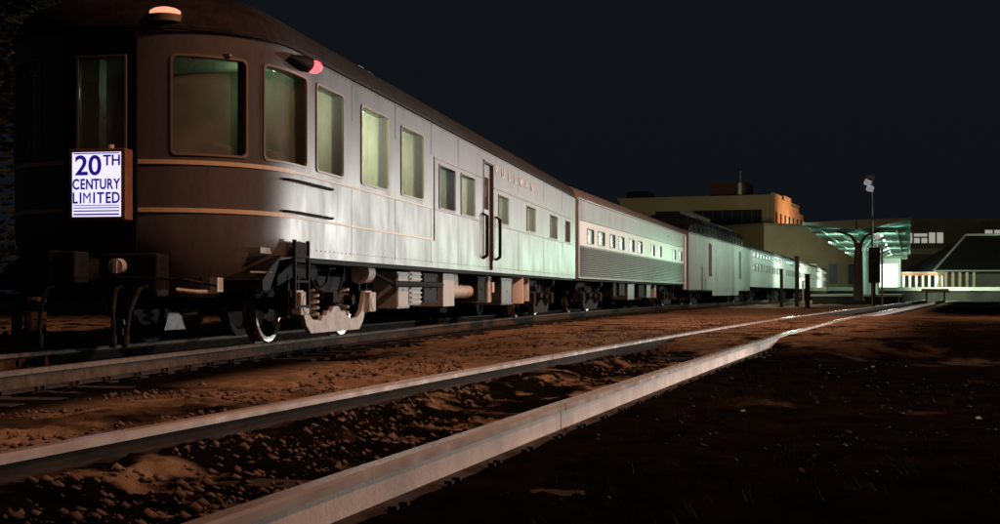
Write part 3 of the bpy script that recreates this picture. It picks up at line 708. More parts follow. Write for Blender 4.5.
# tail underside: skirt plate, coupler, pilot hoses, diaphragm face, uncoupling lever, wheel-handle
coupler(C1, -11.75, -1)
mb = MB(); mb.box(-11.9, -11.6, -.7, .7, .55, .98); mb.build('buffer_beam', M['black'], C1, bevel=.03)
mb = MB(); mb.cyl((-12.0, -.31, .85), (-11.9, -.31, .85), .075, 18); mb.box(-12.012, -12.002, -.33, -.29, .78, .92, 0); mb.build('tail_lens', M['equalizer'], C1, smooth=True)
for k, (y0, dy) in enumerate(((-.32, -.05), (-.60, .1), (.4, 0))):
    mb = MB(); mb.tube([(-11.85, y0, .66), (-12.03, y0 + dy * .3, .62), (-12.14, y0 + dy * .7, .42), (-12.16, y0 + dy, .18)], .022); mb.cyl((-12.16, y0 + dy, .18), (-12.17, y0 + dy, .06), .035, 10); mb.build('air_hose', M['bogie'], C1, smooth=True)
mb = MB(); mb.tube([(-11.95, -.3, .74), (-11.97, -1.0, .72), (-11.75, -1.25, .66)], .013); mb.build('uncoupling_lever', M['bogie'], C1)
mb = MB(); mb.box(-11.60, -11.46, -1.20, -1.12, .60, .74, 0); mb.tube([(-11.8, -.85, .62), (-11.68, -1.0, .60), (-11.5, -1.16, .60)], .02); tp = mb.build('step_plate', M['equalizer'], C1)
mb = MB(); mb.tube([(-11.3, -1.42, .80), (-10.9, -1.50, .80)], .010); mb.build('skirt_rod', M['frame_silver'], C1)
# step ladder by the first bogie
mb = MB()
for xx in (-10.42, -9.98): mb.box(xx - .018, xx + .018, -1.60, -1.565, .42, 1.16)
for zz in (.43, .70, .97): mb.box(-10.40, -10.0, -1.60, -1.50, zz, zz + .025)
mb.box(-10.38, -10.02, -1.585, -1.575, .99, 1.14)
mb.build('step_ladder', M['bogie'], C1)
mb = MB(); mb.prism([(-11.15, .62), (-10.95, .62), (-10.6, .98), (-10.62, .985), (-10.9, .86), (-11.15, .72)], -1.50, 1.50); mb.build('wheel_arch', M['black'], C1)
bogie(C1, -7.7, True); bogie(C1, 9.0)
# under-floor equipment
mb = MB(); mb.box(-10.1, 12.9, -1.46, 1.46, .93, .985); mb.box(-11.3, -10.15, -.9, .9, .7, .97); mb.box(-11.3, 12.7, -.25, .25, .70, .93); mb.build('underframe', M['black'], C1)
gearbox(C1, 'battery_box', -5.15, -4.45, .36, .90, M['box_pale']); gearbox(C1, 'ribbed_radiator', -4.42, -3.75, .40, .92, M['box_grey'], trim=False)
mb = MB()
for z in np.arange(.44, .90, .07): mb.box(-4.40, -3.77, -1.325, -1.302, z, z + .025)
mb.build('radiator_fins', M['equalizer'], C1)
gearbox(C1, 'air_conditioner', -3.6, -2.6, .42, .90, M['black'])
mb = MB(); mb.tube([(-5.6, -1.36, .72), (-2.6, -1.36, .72)], .045); mb.tube([(-6.1, -1.2, .86), (-5.6, -1.36, .72)], .03); mb.build('pipe', M['black'], C1, smooth=True)
gearbox(C1, 'battery_box', -2.2, -1.35, .36, .92, M['box_pale'], trim=False)
mb = MB(); mb.cyl((-.75, -1.2, .80), (-.75, -.4, .80), .16, 20); mb.cyl((-1.1, -1.1, .62), (.6, -1.1, .62), .13, 18); mb.build('air_tank', M['equalizer'], C1, smooth=True)
gearbox(C1, 'equipment_box', .6, 1.4, .42, .90, M['black']); gearbox(C1, 'battery_box', 1.6, 1.95, .40, .92, M['box_pale'])
mb = MB(); mb.box(2.1, 2.3, -1.3, -.9, .60, .80); mb.build('conduit_box', M['equalizer'], C1)
gearbox(C1, 'equipment_box', 3.0, 4.3, .34, .90, M['box_grey'])
mb = MB(); mb.cyl((5.0, -1.1, .36), (5.0, -1.1, .93), .33, 20); mb.build('water_tank', M['box_pale'], C1, smooth=True)
mb = MB(); mb.cyl((6.4, -1.15, .40), (6.4, -1.15, .93), .17, 20); mb.build('water_tank', M['box_pale'], C1, smooth=True)
diaphragm(C1, 12.95)
# interior
mb = MB()
mb.box(-11.0, 12.8, -1.42, 1.42, 1.00, 1.06); mb.box(-10.6, 12.8, -1.40, 1.40, 3.12, 3.16)
mb.box(-8.2, 12.8, .10, .14, 1.06, 3.12)
for x_ in (-8.2, -6.05, -4.0, -2.07, -.1, 1.2, 4.0, 7.2, 10.3): mb.box(x_ - .02, x_ + .02, -1.40, .10, 1.06, 3.12)
mb.box(-9.55, -8.2, -.45, -.40, 1.06, 3.12)
mb.build('interior', M['interior'], C1)
mb = MB(); mb.box(-9.60, -9.56, -1.40, .6, 1.06, 3.12); mb.build('lounge_partition', M['interior_dark'], C1)
mb = MB()
for x_, y_ in ((-10.9, -.6), (-10.0, -.9), (-10.6, .8), (-9.6, .9)):
    mb.box(x_ - .3, x_ + .3, y_ - .3, y_ + .3, 1.06, 1.5); mb.box(x_ - .3, x_ + .3, y_ - .38 if y_ < 0 else y_ + .26, y_ - .26 if y_ < 0 else y_ + .38, 1.4, 2.15)
mb.build('lounge_chair', M['interior_dark'], C1, bevel=.05)
for x_, y_ in ((-9.74, -1.18), (-6.3, -1.12), (-4.6, -.6)):
    mb = MB(); mb.cyl((x_, y_, 3.09), (x_, y_, 3.12), .09, 16); mb.build('ceiling_lamp', M['lamp_white'], C1)
def inlamp(x, y, z, pw, c=(1, 1, .84)):
    v = Matrix.Rotation(math.pi / 2 - ca, 4, 'Z') @ Vector((x, y, z)); lamp('POINT', 'interior_light', (cx + v.x, cy + v.y, HR + v.z), pw, c, .12)
inlamp(-9.9, -.9, 2.9, 5, (.7, 1, .65)); inlamp(-8.9, -.9, 2.9, 22); inlamp(-7.1, -.6, 2.85, 120); inlamp(-5.1, -.6, 2.85, 75); inlamp(-3.0, -.6, 2.8, 40, (.8, .95, .95)); inlamp(-1.2, -.6, 2.8, 95); inlamp(2.1, -.6, 2.6, 110); inlamp(5.4, -.6, 2.6, 120); inlamp(8.9, -.6, 2.6, 90); inlamp(11.6, -.6, 2.6, 50)

# ---------------------------------------------------------------- generic cars
def make_car(k, label, bodymats, matfn, wins, rows, off=lambda z: 0, zb=1.0, eave=3.27, rise=.6, doors=(), roofpart=True, name='passenger_car', detailed=True):
    x, y, a = carpose(k)
    c = empty(name, (x, y, HR + .012), math.pi / 2 - a, label, 'train car', 'passenger cars of the standing train')
    s = Shell(-12.95, .22, 2.6, 12.95)
    W = [(s.ax(p), s.ax(q), z0, z1) for (p, q, z0, z1) in wins]
    D_ = [(s.ax(p), s.ax(q), z0, z1) for (p, q, z0, z1) in doors]
    body(s, c, rows, W + D_, bodymats, matfn, off, lambda a_: zb, eave, rise, step=1.6)
    for w_ in W: window(s, c, *w_, M['frame_silver'], M['pane_glow'], r=.05, depth=-.035)
    for w_ in D_:
        mb = MB(); strip(s, mb, w_[0], w_[1], w_[2], w_[3], -.085, -.08); mb.build('side_door', M['black'], c)
        mb = MB(); strip(s, mb, w_[0] - .09, w_[0] - .02, w_[2], w_[3] + .05, 0, .05); mb.build('door_post', M['frame'], c)
    # far side window panels so the shell is closed
    mb = MB()
    for w_ in W + D_: strip(s, mb, w_[0], w_[1], w_[2], w_[3], -.085, -.08, sides=(-1,))
    if W or D_: mb.build('far_side_glazing', M['pane_glow'], c)
    bogie(c, -9.0); bogie(c, 9.0)
    mb = MB(); mb.box(-12.7, 12.7, -1.44, 1.44, zb - .06, zb - .003); mb.box(-12.7, 12.7, -.25, .25, .70, zb - .06); mb.build('underframe', M['black'], c)
    diaphragm(c, 12.95); coupler(c, 12.8, 1); coupler(c, -12.8, -1)
    return c, s
# car 2: stainless steel with white window band
fl = [round(z, 3) for z in np.arange(1.02, 1.92, .03)]; fu = [round(z, 3) for z in np.arange(2.72, 3.2, .04)]
def off2(z):
    if 1.0 < z < 1.9 and z in fl: return .008 * (fl.index(z) % 2)
    if z in fu: return .006 * (fu.index(z) % 2)
    return 0
w2 = [(-11.3, -10.25), (-9.55, -8.4), (-7.4, -6.5), (-5.7, -4.65), (-3.6, -2.45), (-1.6, -.55), (1.7, 2.7), (3.65, 4.7), (8.3, 9.3), (10.4, 11.6)]
stroof = streaky('stainless_roof', (.26, .23, .21), (.36, .33, .31), .5, .4, vs=3, bump=.04, dirt_amt=.5)
c2, s2 = make_car(1, 'stainless steel coach with a white window band and ten small windows, second from the camera', [M['stainless'], stroof, M['white_band'], streaky('dull_fluted_side', (.05, .043, .037), (.11, .095, .085), .5, .1, vs=2.5, bump=.03)], lambda a, z: 2 if 1.93 < z < 2.64 else (3 if z < 1.93 else 0),
                  [(p, q, 2.03, 2.46) for p, q in w2], [1.0] + fl + [1.95, 2.64] + fu + [3.24], off2, eave=3.26, rise=.55, name='coach')
for q in ((2.655, 2.685, .03), (1.925, 1.945, .02), (1.0, 1.04, .03)):
    mb = MB(); strip(s2, mb, s2.ax(-12.6), s2.ax(12.7), q[0], q[1], 0, q[2]); mb.build('side_moulding', M['frame_silver'], c2)
mb = MB(); strip(s2, mb, s2.ax(-12.9), s2.ax(-12.6), 1.0, 3.2, 0, .04); mb.build('end_post', M['silver'], c2)
mb = MB(); strip(s2, mb, s2.ax(12.2), s2.ax(12.85), .75, 3.2, 0, .04); mb.build('end_post', M['white_band'], c2)
mb = MB(); strip(s2, mb, s2.ax(6.6), s2.ax(10.8), 2.93, 3.0, 0, .014); mb.build('name_board', mat('faded_green_board', (.10, .22, .16), .5), c2)
for i, (x0, x1, z0, m_) in enumerate(((-5.6, -4.9, .45, 'black'), (-2.6, -1.0, .35, 'box_grey'), (2.0, 3.2, .40, 'box_grey'), (4.2, 4.7, .40, 'box_pale'), (-4.4, -3.1, .5, 'black'), (.0, 1.5, .42, 'black'))):
    gearbox(c2, 'equipment_box', x0, x1, z0, .92, M[m_])
# car 3: full-length dome car
c3, s3 = make_car(2, 'smooth silver full-length dome car, third from the camera', [M['silver'], M['silver']], lambda a, z: 0, [], [.72, 1.2, 1.25, 2.2, 2.5, 3.38], zb=.74, eave=3.42, rise=.25, doors=[(-5.9, -5.0, 1.44, 3.12), (7.2, 8.1, 1.44, 3.08)], name='dome_car')
mb = MB(); sec = [(-1.30, 3.50), (-1.28, 3.95), (-1.02, 4.32), (-.5, 4.50), (0, 4.54), (.5, 4.50), (1.02, 4.32), (1.28, 3.95), (1.30, 3.50)]
stn = [(-11.2, 0), (-10.7, .55), (-10.2, .92), (-9.6, 1), (11.4, 1), (12.2, .8), (12.7, 0)]
for x_, k_ in stn:
    for (y_, z_) in sec: mb.v.append((x_, y_ * (.9 + .1 * k_), 3.45 + (z_ - 3.45) * k_ + .03))
n = len(sec)
for j in range(len(stn) - 1):
    for i in range(n - 1): mb.f.append([j * n + i, j * n + i + 1, (j + 1) * n + i + 1, (j + 1) * n + i]); mb.m.append(0)
dm = mb.build('dome', M['dome_glass'], c3, smooth=True, angle=30)
mb = MB()
for x_ in np.arange(-9.6, 11.5, 1.5):
    for q in (-1, 1): mb.tube([(x_, q * 1.31, 3.5), (x_, q * 1.29, 3.98), (x_, q * 1.03, 4.36)], .03, 6)
mb.box(-9.7, 11.5, -.60, .60, 4.50, 4.60)
for q in (-1, 1): mb.tube([(-9.7, q * 1.29, 3.97), (11.5, q * 1.29, 3.97)], .03, 6); mb.box(-11.3, 12.7, min(q * 1.27, q * 1.40), max(q * 1.27, q * 1.40), 3.44, 3.56)
mb.build('dome_frame', M['black'], dm)
mb = MB(); strip(s3, mb, s3.ax(-4.6), s3.ax(7.0), .45, 1.15, -.04, -.02, sides=(1, -1)); mb.build('belly_skirt', M['silver'], c3)
# cars 4..9
w4 = [(-11 + 2.1 * i, -9.6 + 2.1 * i) for i in range(11)]
def pale(k, label):
    c, s = make_car(k, label, [M['pale_car'], M['box_grey']], lambda a, z: 0, [(p, q, 2.05, 2.55) for p, q in w4] + [(p, q + .3, 2.98, 3.3) for p, q in w4], [1.0, 1.8, 3.42], eave=3.5, rise=.42)
    mb = MB(); strip(s, mb, s.ax(-12.8), s.ax(12.8), 3.36, 3.42, 0, .03); mb.build('side_moulding', M['frame_silver'], c)
    return c
names = ['pale passenger car with two rows of windows, directly beyond the dome car', 'pale passenger car fifth in line, behind the dark bollards', 'pale passenger car sixth in line, seen narrow in the distance', 'pale passenger car seventh in line, beside the end of the canopy', 'pale passenger car eighth in line, nearly hidden by canopy columns', 'pale passenger car farthest away at the head of the train']
p4 = pale(3, names[0]); snapshot()
for k in range(4, 9):
    c = copy_tree(p4); x, y, a = carpose(k); c.location = (x, y, HR + .012); c.rotation_euler = (0, 0, math.pi / 2 - a); c['label'] = names[k - 3]

# ================================================================ station: canopy, platform, buildings
def quad_box(mb, p, q, width, z0, z1, mi=0):
    """box along p->q (plan), width to the left side"""
    p = Vector((p[0], p[1], 0)); q = Vector((q[0], q[1], 0)); d = (q - p).normalized(); n_ = Vector((-d.y, d.x, 0)) * width
    vs = [Vector((v.x, v.y, z)) for z in (z0, z1) for v in (p, q, q + n_, p + n_)]
    mb.add(vs, [(3, 2, 1, 0), (4, 5, 6, 7), (0, 1, 5, 4), (1, 2, 6, 5), (2, 3, 7, 6), (3, 0, 4, 7)], mi)
cd = Vector((math.sin(R(16.9)), math.cos(R(16.9)), 0)); cn = Vector((cd.y, -cd.x, 0))      # along / right
O = Vector((18.95, 84, 0))
PL = empty('platform', (0, 0, 0), 0, 'long concrete station platform under the teal canopy', 'platform')
def PB(mb, u0, u1, v0, v1, z0, z1, mi=0):
    vs = [O + cn * u + cd * v + Vector((0, 0, z)) for z in (z0, z1) for (u, v) in ((u0, v0), (u1, v0), (u1, v1), (u0, v1))]
    mb.add(vs, [(3, 2, 1, 0), (4, 5, 6, 7), (0, 1, 5, 4), (1, 2, 6, 5), (2, 3, 7, 6), (3, 0, 4, 7)], mi)
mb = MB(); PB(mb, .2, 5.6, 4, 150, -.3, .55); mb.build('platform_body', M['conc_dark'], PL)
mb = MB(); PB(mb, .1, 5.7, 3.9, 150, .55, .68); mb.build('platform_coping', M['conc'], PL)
CN = empty('platform_canopy', tuple(O), 0, 'teal lit flat platform canopy on flared columns', 'canopy')
def CB(mb, u0, u1, v0, v1, z0, z1, mi=0):
    vs = [cn * u + cd * v + Vector((0, 0, z)) for z in (z0, z1) for (u, v) in ((u0, v0), (u1, v0), (u1, v1), (u0, v1))]
    mb.add(vs, [(3, 2, 1, 0), (4, 5, 6, 7), (0, 1, 5, 4), (1, 2, 6, 5), (2, 3, 7, 6), (3, 0, 4, 7)], mi)
mb = MB()
def slab(mb, v0, v1):
    sec = [(0, 5.02), (3.0, 4.72), (3.4, 4.72), (6.2, 5.22), (6.2, 5.34), (3.4, 5.3), (0, 5.14)]
    n = len(sec); mb.v += [tuple(cn * u + cd * v + Vector((0, 0, z))) for v in (v0, v1) for (u, z) in sec]
    for i in range(n): mb.f.append([i, (i + 1) % n, n + (i + 1) % n, n + i]); mb.m.append(1 if i in (3, 6) else 0)
    mb.f.append(list(range(n))); mb.m.append(1); mb.f.append(list(range(n, 2 * n))); mb.m.append(1)
slab(mb, 0, 80); mb.build('canopy_roof', [M['canopy'], M['canopy_edge']], CN)
mb = MB(); CB(mb, -.12, -.005, -.1, 80, 4.98, 5.2); mb.build('fascia', M['canopy_edge'], CN)
mb = MB(); CB(mb, 6.205, 6.32, -.1, 80, 5.16, 5.42); mb.build('fascia', M['canopy_edge'], CN)
mb = MB()
for v in np.arange(1.5, 79, 3.0): CB(mb, .2, 3.0, v, v + .14, 4.66, 4.80); CB(mb, 3.4, 6.0, v, v + .14, 4.66, 4.86)
for u in (.9, 5.4): CB(mb, u, u + .12, .3, 79, 4.62, 4.74)
mb.build('soffit_beams', M['canopy_edge'], CN)
for v in np.arange(1.2, 79, 9.0):
    mb = MB(); base = cn * 3.2 + cd * v
    mb.cyl(base + Vector((0, 0, .3)), base + Vector((0, 0, 3.4)), .32, 18, .26)
    for q in (-1, 1):
        P0 = [base + Vector((0, 0, 3.3)), base + cn * q * .14 + Vector((0, 0, 3.9)), base + cn * q * .45 + Vector((0, 0, 4.35)), base + cn * q * 1.3 + Vector((0, 0, 4.66))]
        for (a_, b_), r_ in zip(zip(P0[:-1], P0[1:]), (.19, .12, .08)): mb.cyl(a_, b_, r_, 12, r_ * .75)
    mb.build('column', M['col_white'] if v > 3 else M['bldg2'], CN, smooth=True)  # nearest column darker: its unlit front is put into the colour
for v in np.arange(5, 78, 9.0):
    mb = MB()
    for u in (4.5,): CB(mb, u - .06, u + .06, v, v + 1.5, 4.50, 4.57)
    mb.build('tube_lamp', mat('tube_lamp', (.9, .9, .9), .3, emit=(.75, 1, .88), es=7) if v == 5 else bpy.data.materials['tube_lamp'], CN)
for v, pw in ((6, 190), (20, 220), (36, 240), (54, 260), (72, 300)):
    for u in (1.7, 4.8):
        p = O + cn * u + cd * v; lamp('POINT', 'canopy_light', (p.x, p.y, 4.35), pw, (.66, 1, .80), .3)
# lights on the canopy's left edge wash far cars; first two added beyond it, unsupported
for v, pw in ((-14, 420), (-4, 560), (22, 1700), (48, 2600), (76, 3200)):
    p = O + cn * .2 + cd * v; q = O + cn * (-4) + cd * (v + 3)
    lamp('SPOT', 'far_car_fill_light', (p.x, p.y, 4.6), pw, (.84, 1, .84), .3, (q.x, q.y, 1.5), 150, .6)
# white lit shelter at the far end of the platform
SH = empty('platform_shelter', tuple(O + cn * 3.2 + cd * 52), -R(16.9), 'bright white lit shelter at the far end under the canopy', 'shelter')
mb = MB(); mb.box(-1.5, 2.2, 0, 5, .5, 4.2); mb.build('wall', M['col_white'], SH, bevel=.03)
mb = MB(); mb.box(-1.6, 2.3, -.1, 5.1, 4.21, 4.4); mb.build('roof', M['canopy_edge'], SH)
mb = MB(); mb.box(-1.2, 1.9, -.06, -.01, 1.3, 3.6); mb.build('window', mat('shelter_lit_glass', (.9, .9, .85), .3, emit=(.95, 1, .88), es=1.6), SH)
# right-hand platform wall: pale coping far across
W_ = empty('station_forecourt', (0, 0, 0), 0, 'long low pale concrete kerb wall crossing the far right', 'wall')
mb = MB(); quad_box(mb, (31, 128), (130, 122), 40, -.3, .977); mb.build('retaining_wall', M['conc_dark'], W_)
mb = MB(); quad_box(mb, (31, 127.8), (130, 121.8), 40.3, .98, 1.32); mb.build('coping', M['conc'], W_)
# building A
def px(x, Z): return (x - 500) / 1350 * Z
A0 = Vector((21.4, 207, 0)); A1 = Vector((40, 200, 0)); A2 = Vector((50.8, 228, 0))
BA = empty('station_building', tuple(A1), 0, 'large beige flat-roofed building behind the dome car with an orange lit end', 'building')
dF = (A0 - A1).normalized(); dS = (A2 - A1).normalized()
def face_box(mb, base, d_, u0, u1, z0, z1, t0, t1, mi=0):
    """slab on a facade: along d_, thickness along outward normal"""
    n_ = Vector((d_.y, -d_.x, 0)); 
    if n_.y > 0: n_ = -n_
    vs = [base + d_ * u + n_ * t + Vector((0, 0, z)) for z in (z0, z1) for (u, t) in ((u0, t0), (u1, t0), (u1, t1), (u0, t1))]
    mb.add(vs, [(3, 2, 1, 0), (4, 5, 6, 7), (0, 1, 5, 4), (1, 2, 6, 5), (2, 3, 7, 6), (3, 0, 4, 7)], mi)
Z0 = Vector((0, 0, 0))
mb = MB(); face_box(mb, Z0, dF, 0, 23, 0, 15.0, -28, 0); mb.build('wall', M['bldg'], BA)
mb = MB(); face_box(mb, Z0, dF, -.3, 23.3, 15.0, 15.35, -28.3, .3); mb.build('parapet', M['bldg'], BA)
for (u0, u1, z0, z1) in ((1.2, 11.5, 11.2, 13.2), (2, 12, 6.6, 9.2)):
    mb = MB(); face_box(mb, Z0, dF, u0, u1, z0, z1, .01, .06); wv = mb.build('window', M['bldg_dark'], BA)
    mb = MB()
    for u in np.arange(u0, u1 + .1, (u1 - u0) / 7): face_box(mb, Z0, dF, u - .06, u + .06, z0, z1, .065, .14)
    face_box(mb, Z0, dF, u0 - .1, u1 + .1, z0 - .15, z0 - .003, .01, .25); mb.build('mullions', M['bldg2'], wv)
mb = MB(); nS = Vector((dS.y, -dS.x, 0)); 
for (u0, u1, h) in ((0.02, 7, 15.6), (7.0, 9, 15.0), (9.0, 16, 15.8), (16, 24, 14.6), (24, 29, 13.8)):
    face_box(mb, Z0, dS, u0, u1, 9.6, h, .05, .6)
mb.build('end_facade', M['brick_red'], BA)
for u in (2, 6, 10, 14, 18, 22, 26):
    mb = MB(); face_box(mb, Z0, dS, u - .6, u + .6, 11.2, 12.8, .605, .66); mb.build('window', M['bldg_dark'], BA)
pS = A1 + dS * 12 + Vector((9, -6, 0)); lamp('SPOT', 'facade_floodlight', (pS.x, pS.y, 9.2), 8500, (1, .56, .30), .4, tuple(A1 + dS * 13 + Vector((0, 0, 12.5))), 130, .7)
pS = A1 + dS * 13 + nS * 1.6 ; lamp('POINT', 'facade_lamp', (pS.x, pS.y, 10.6), 160, (1, .8, .7), .3)
mb = MB(); face_box(mb, Z0, dF, 4.2, 9.6, 15.35, 17.6, -10, -3); mb.build('rooftop_plant_room', mat('dark_red_plant_room', (.09, .03, .02), .8), BA)
mb = MB(); face_box(mb, Z0, dF, 4.6, 5.1, 15.35, 17.4, -2.6, -2.0); face_box(mb, Z0, dF, 4.8, 4.86, 17.4, 19.2, -2.4, -2.34); mb.build('antenna', M['col_white'], BA)
mb = MB(); face_box(mb, Z0, dF, 19.5, 22.8, 15.35, 16.6, -8, -3); mb.build('rooftop_vent', M['bldg_dark'], BA)
# annex in front (left) and lower wing (right)
BB = empty('annex_building', (24, 165, 0), 0, 'low dim beige annex with flat roof behind the canopy\'s left edge', 'building')
mb = MB(); quad_box(mb, (px(764, 168) - 24, 3), (px(856, 176) - 24, 11), 12, 0, 9.2); mb.build('wall', M['annex'], BB)
mb = MB(); quad_box(mb, (px(763.5, 168) - 24, 2.8), (px(857, 176) - 24, 10.8), 12.4, 9.203, 9.5); mb.build('parapet', M['bldg2'], BB)
for i in range(5):
    mb = MB(); p = Vector((px(770, 168) - 24, 3.4, 0)).lerp(Vector((px(850, 176) - 24, 10.4, 0)), i / 4); mb.box(p.x - .7, p.x + .7, p.y - .12, p.y + .1, 2, 4.5); mb.build('window', M['bldg_dark'], BB)
BC = empty('side_block', (24, 165, 0), 0, 'plain low beige block behind the roof of the stainless coach', 'building')
mb = MB(); quad_box(mb, (px(636, 150) - 24, -10), (px(697, 150) - 24, -12), 14, 0, 9.6); mb.build('wall', M['annex'], BC)
mb = MB(); quad_box(mb, (px(635.5, 150) - 24, -10.2), (px(697.5, 150) - 24, -12.2), 14.4, 9.603, 9.85); mb.build('parapet', M['bldg2'], BC)
lamp('SPOT', 'building_wash_lamp', (32, 120, 6), 22000, (1, .80, .46), 1.5, (38, 200, 10), 75, .8)
lamp('SPOT', 'building_wash_lamp_2', (12, 110, 3), 3000, (1, .82, .48), 1.5, (22, 165, 8), 75, .8)
# building B far right
BD = empty('office_building', (75, 220, 0), 0, 'long dark office block at the far right with a strip of lit windows', 'building')
mb = MB(); mb.box(-10.5, 45, 0, 20, 0, 12.6); mb.build('wall', M['bldg2'], BD)
mb = MB(); mb.box(-10.8, 45, -.3, 20, 12.603, 12.95); mb.build('parapet', M['bldg2'], BD)
def litwin(x0, x1, y0, y1, n):
    Zb = 220; a, b_ = px(x0, Zb) - 75, px(x1, Zb) - 75; z0, z1 = (293 - y1) / 1350 * Zb + .77, (293 - y0) / 1350 * Zb + .77
    for i in range(n):
        mb = MB(); u0 = a + (b_ - a) * i / n + .15; u1 = a + (b_ - a) * (i + 1) / n - .15; mb.box(u0, u1, -.08, -.02, z0, z1); mb.build('window', M['win_lit'], BD)
litwin(905, 913, 233, 243, 1); litwin(913, 928, 233.5, 236.5, 1); litwin(913, 928, 238, 243, 2); litwin(928, 944, 232.5, 243, 2); litwin(984, 1012, 230, 235.5, 3)
mb = MB(); mb.box(-9, -1.5, -1.2, -.02, 7.1, 8.0); mb.build('ledge', mat('green_grey_ledge', (.22, .26, .18), .8), BD)
lamp('SPOT', 'forecourt_lamp', (60, 150, 5.5), 1200, (.85, 1, .75), .6, (66, 215, 7), 100, .8)
# warehouse at right
BE = empty('goods_shed', (54, 150, 0), R(-6), 'dark gabled goods shed at the far right with pale roof edge', 'shed')
def shed():
    mb = MB()   # gable roof, ridge runs to the right, rising rake on the left
    P_ = [(-5.6, -1, 3.3), (0, 4, 7.6), (40, 4, 8.4), (40, -2.5, 3.8)]
    # roof planes: front hip + long front plane + back
    mb.add([(-6.2, -3, 3.3), (40, -3, 3.3), (40, 6, 7.6), (-.8, 6, 7.4), (-6.2, 15, 3.3), (40, 15, 3.3), (-6.2, -3, 3.1), (40, -3, 3.1), (-6.2, 15, 3.1), (40, 15, 3.1)], [(0, 1, 2, 3), (0, 3, 4), (3, 2, 5, 4), (6, 7, 1, 0), (6, 0, 4, 8), (6, 8, 9, 7), (8, 4, 5, 9), (7, 9, 5, 2, 1)], 0)
    mb.build('roof', M['black'], BE)
    mb = MB(); mb.tube([(-6.25, -3.05, 3.25), (-.8, 6, 7.5), (40, 6, 7.7)], .13, 8); mb.tube([(-6.25, -3.05, 3.2), (2, -3.05, 3.2)], .08); mb.build('roof_edge', mat('pale_roof_edge', (.30, .32, .28), .6), BE)
    mb = MB(); mb.box(-4.5, 39, 0, 12, .2, 3.09); mb.build('wall', M['bldg2'], BE)
    for i in range(6):
        mb = MB(); u = -5.6 + i * .75; mb.box(u, u + .28, -1.8, -1.5, .6, 3.09); mb.build('post', M['timber'], BE)
    for i, u in enumerate((4, 8, 12)): 
        mb = MB(); mb.box(u, u + 1.4, -.06, .0 - .005, .9, 2.8); mb.build('doorway', M['bldg_dark'], BE)
shed()
lamp('POINT', 'shed_lamp', (48.5, 144.5, 3.0), 130, (1, .95, .6), .2)
# colonnade
BF = empty('covered_walkway', (px(897, 150), 150, 0), 0, 'low colonnade of white posts under a red beam beside the shed', 'walkway')
x1_ = px(942, 150) - px(897, 150)
for i in range(8):
    mb = MB(); u = x1_ * i / 7; mb.box(u - .11, u + .11, -.11, .11, .6, 2.7); mb.build('post', M['col_white'], BF)
mb = MB(); mb.box(-.4, x1_ + .4, -.2, .2, 2.7, 2.95); mb.build('beam', M['red_beam'], BF)
mb = MB(); mb.box(-.5, x1_ + .5, -.5, 3.0, 2.953, 3.1); mb.build('roof', M['conc'], BF)
mb = MB(); mb.box(-.4, x1_ + .4, 3.0, 3.2, .6, 2.7); mb.build('back_wall', M['bldg2'], BF)
for u in (1.0, 4.0): lamp('POINT', 'walkway_lamp', (px(897, 150) + u, 149.0, 2.3), 90, (.95, 1, .8), .15)
lamp('SPOT', 'forecourt_floodlight', (40, 120.5, 5), 9000, (.80, 1, .78), .4, (52, 128, 1), 150, .7)
lamp('SPOT', 'forecourt_floodlight_2', (60, 118, 5), 8000, (.80, 1, .78), .4, (62, 125, 1), 150, .7)

# ================================================================ posts, signals, lamp standard
def post(x, Z, ytop, w, label, name='marker_post', cat='post', mt='black', zb=-.1):
    h = (293 - ytop) / 1350 * Z + .77; o = empty(name, (px(x, Z), Z, zb), 0, label, cat)
    mb = MB(); mb.box(-w / 2, w / 2, -w / 2, w / 2, 0, h - zb - .05); mb.build('shaft', M[mt], o, bevel=.02)
    mb = MB(); mb.box(-w / 2 - .03, w / 2 + .03, -w / 2 - .03, w / 2 + .03, h - zb - .047, h - zb); mb.build('cap', M[mt], o, bevel=.01)
    mb = MB(); mb.box(-w, w, -w, w, 0, .12); mb.build('foot', M['conc_dark'], o)
    return o
post(781.5, 72, 269, .15, 'short dark post in front of the pale cars, leftmost of three')
post(797, 72, 256, .19, 'tall dark post in front of the pale cars, middle of three')
post(807.5, 70, 274, .22, 'short thick dark post in front of the pale cars, rightmost of three')
post(803, 76, 281, .09, 'thin pale low stake between the dark posts', cat='stake', name='marker_stake', mt='timber')
# signal
sgx = px(874.5, 66); SG = empty('railway_signal', (sgx, 66, 0), 0, 'dark railway signal with tall head in front of the canopy column', 'signal')
mb = MB(); mb.cyl((0, 0, -.1), (0, 0, 2.9), .06, 12); mb.build('mast', M['black'], SG)
mb = MB(); mb.box(-.27, .27, -.1, .12, 1.25, 3.0); mb.build('signal_head', M['black'], SG, bevel=.06)
for z in (1.6, 2.1, 2.6):
    mb = MB(); mb.cyl((0, -.1, z), (0, -.32, z + .03), .12, 14, .12, 0, False); mb.build('visor', M['rubber'], SG)
mb = MB(); mb.cyl((.12, 0, 2.9), (.14, 0, 3.45), .03, 8); mb.box(.02, .26, -.1, .1, 3.42, 3.62); mb.build('top_lamp', M['lamp_head'], SG)
p2 = empty('slender_pole', (px(882, 66), 66, 0), 0, 'thin grey pole just right of the dark signal', 'pole')
mb = MB(); mb.cyl((0, 0, -.1), (0, 0, 2.95), .05, 10); mb.build('shaft', M['pole'], p2); mb = MB(); mb.box(-.3, .08, -.05, .05, 2.95, 3.02); mb.build('bracket', M['pole'], p2)
LP = empty('lamp_standard', (px(872.5, 80), 80, 0), 0, 'tall slim floodlight pole rising above the canopy', 'lamp post')
mb = MB(); mb.cyl((0, 0, 0), (-.04, 0, 7.6), .09, 12, .035); mb.build('mast', M['pole'], LP, smooth=True)
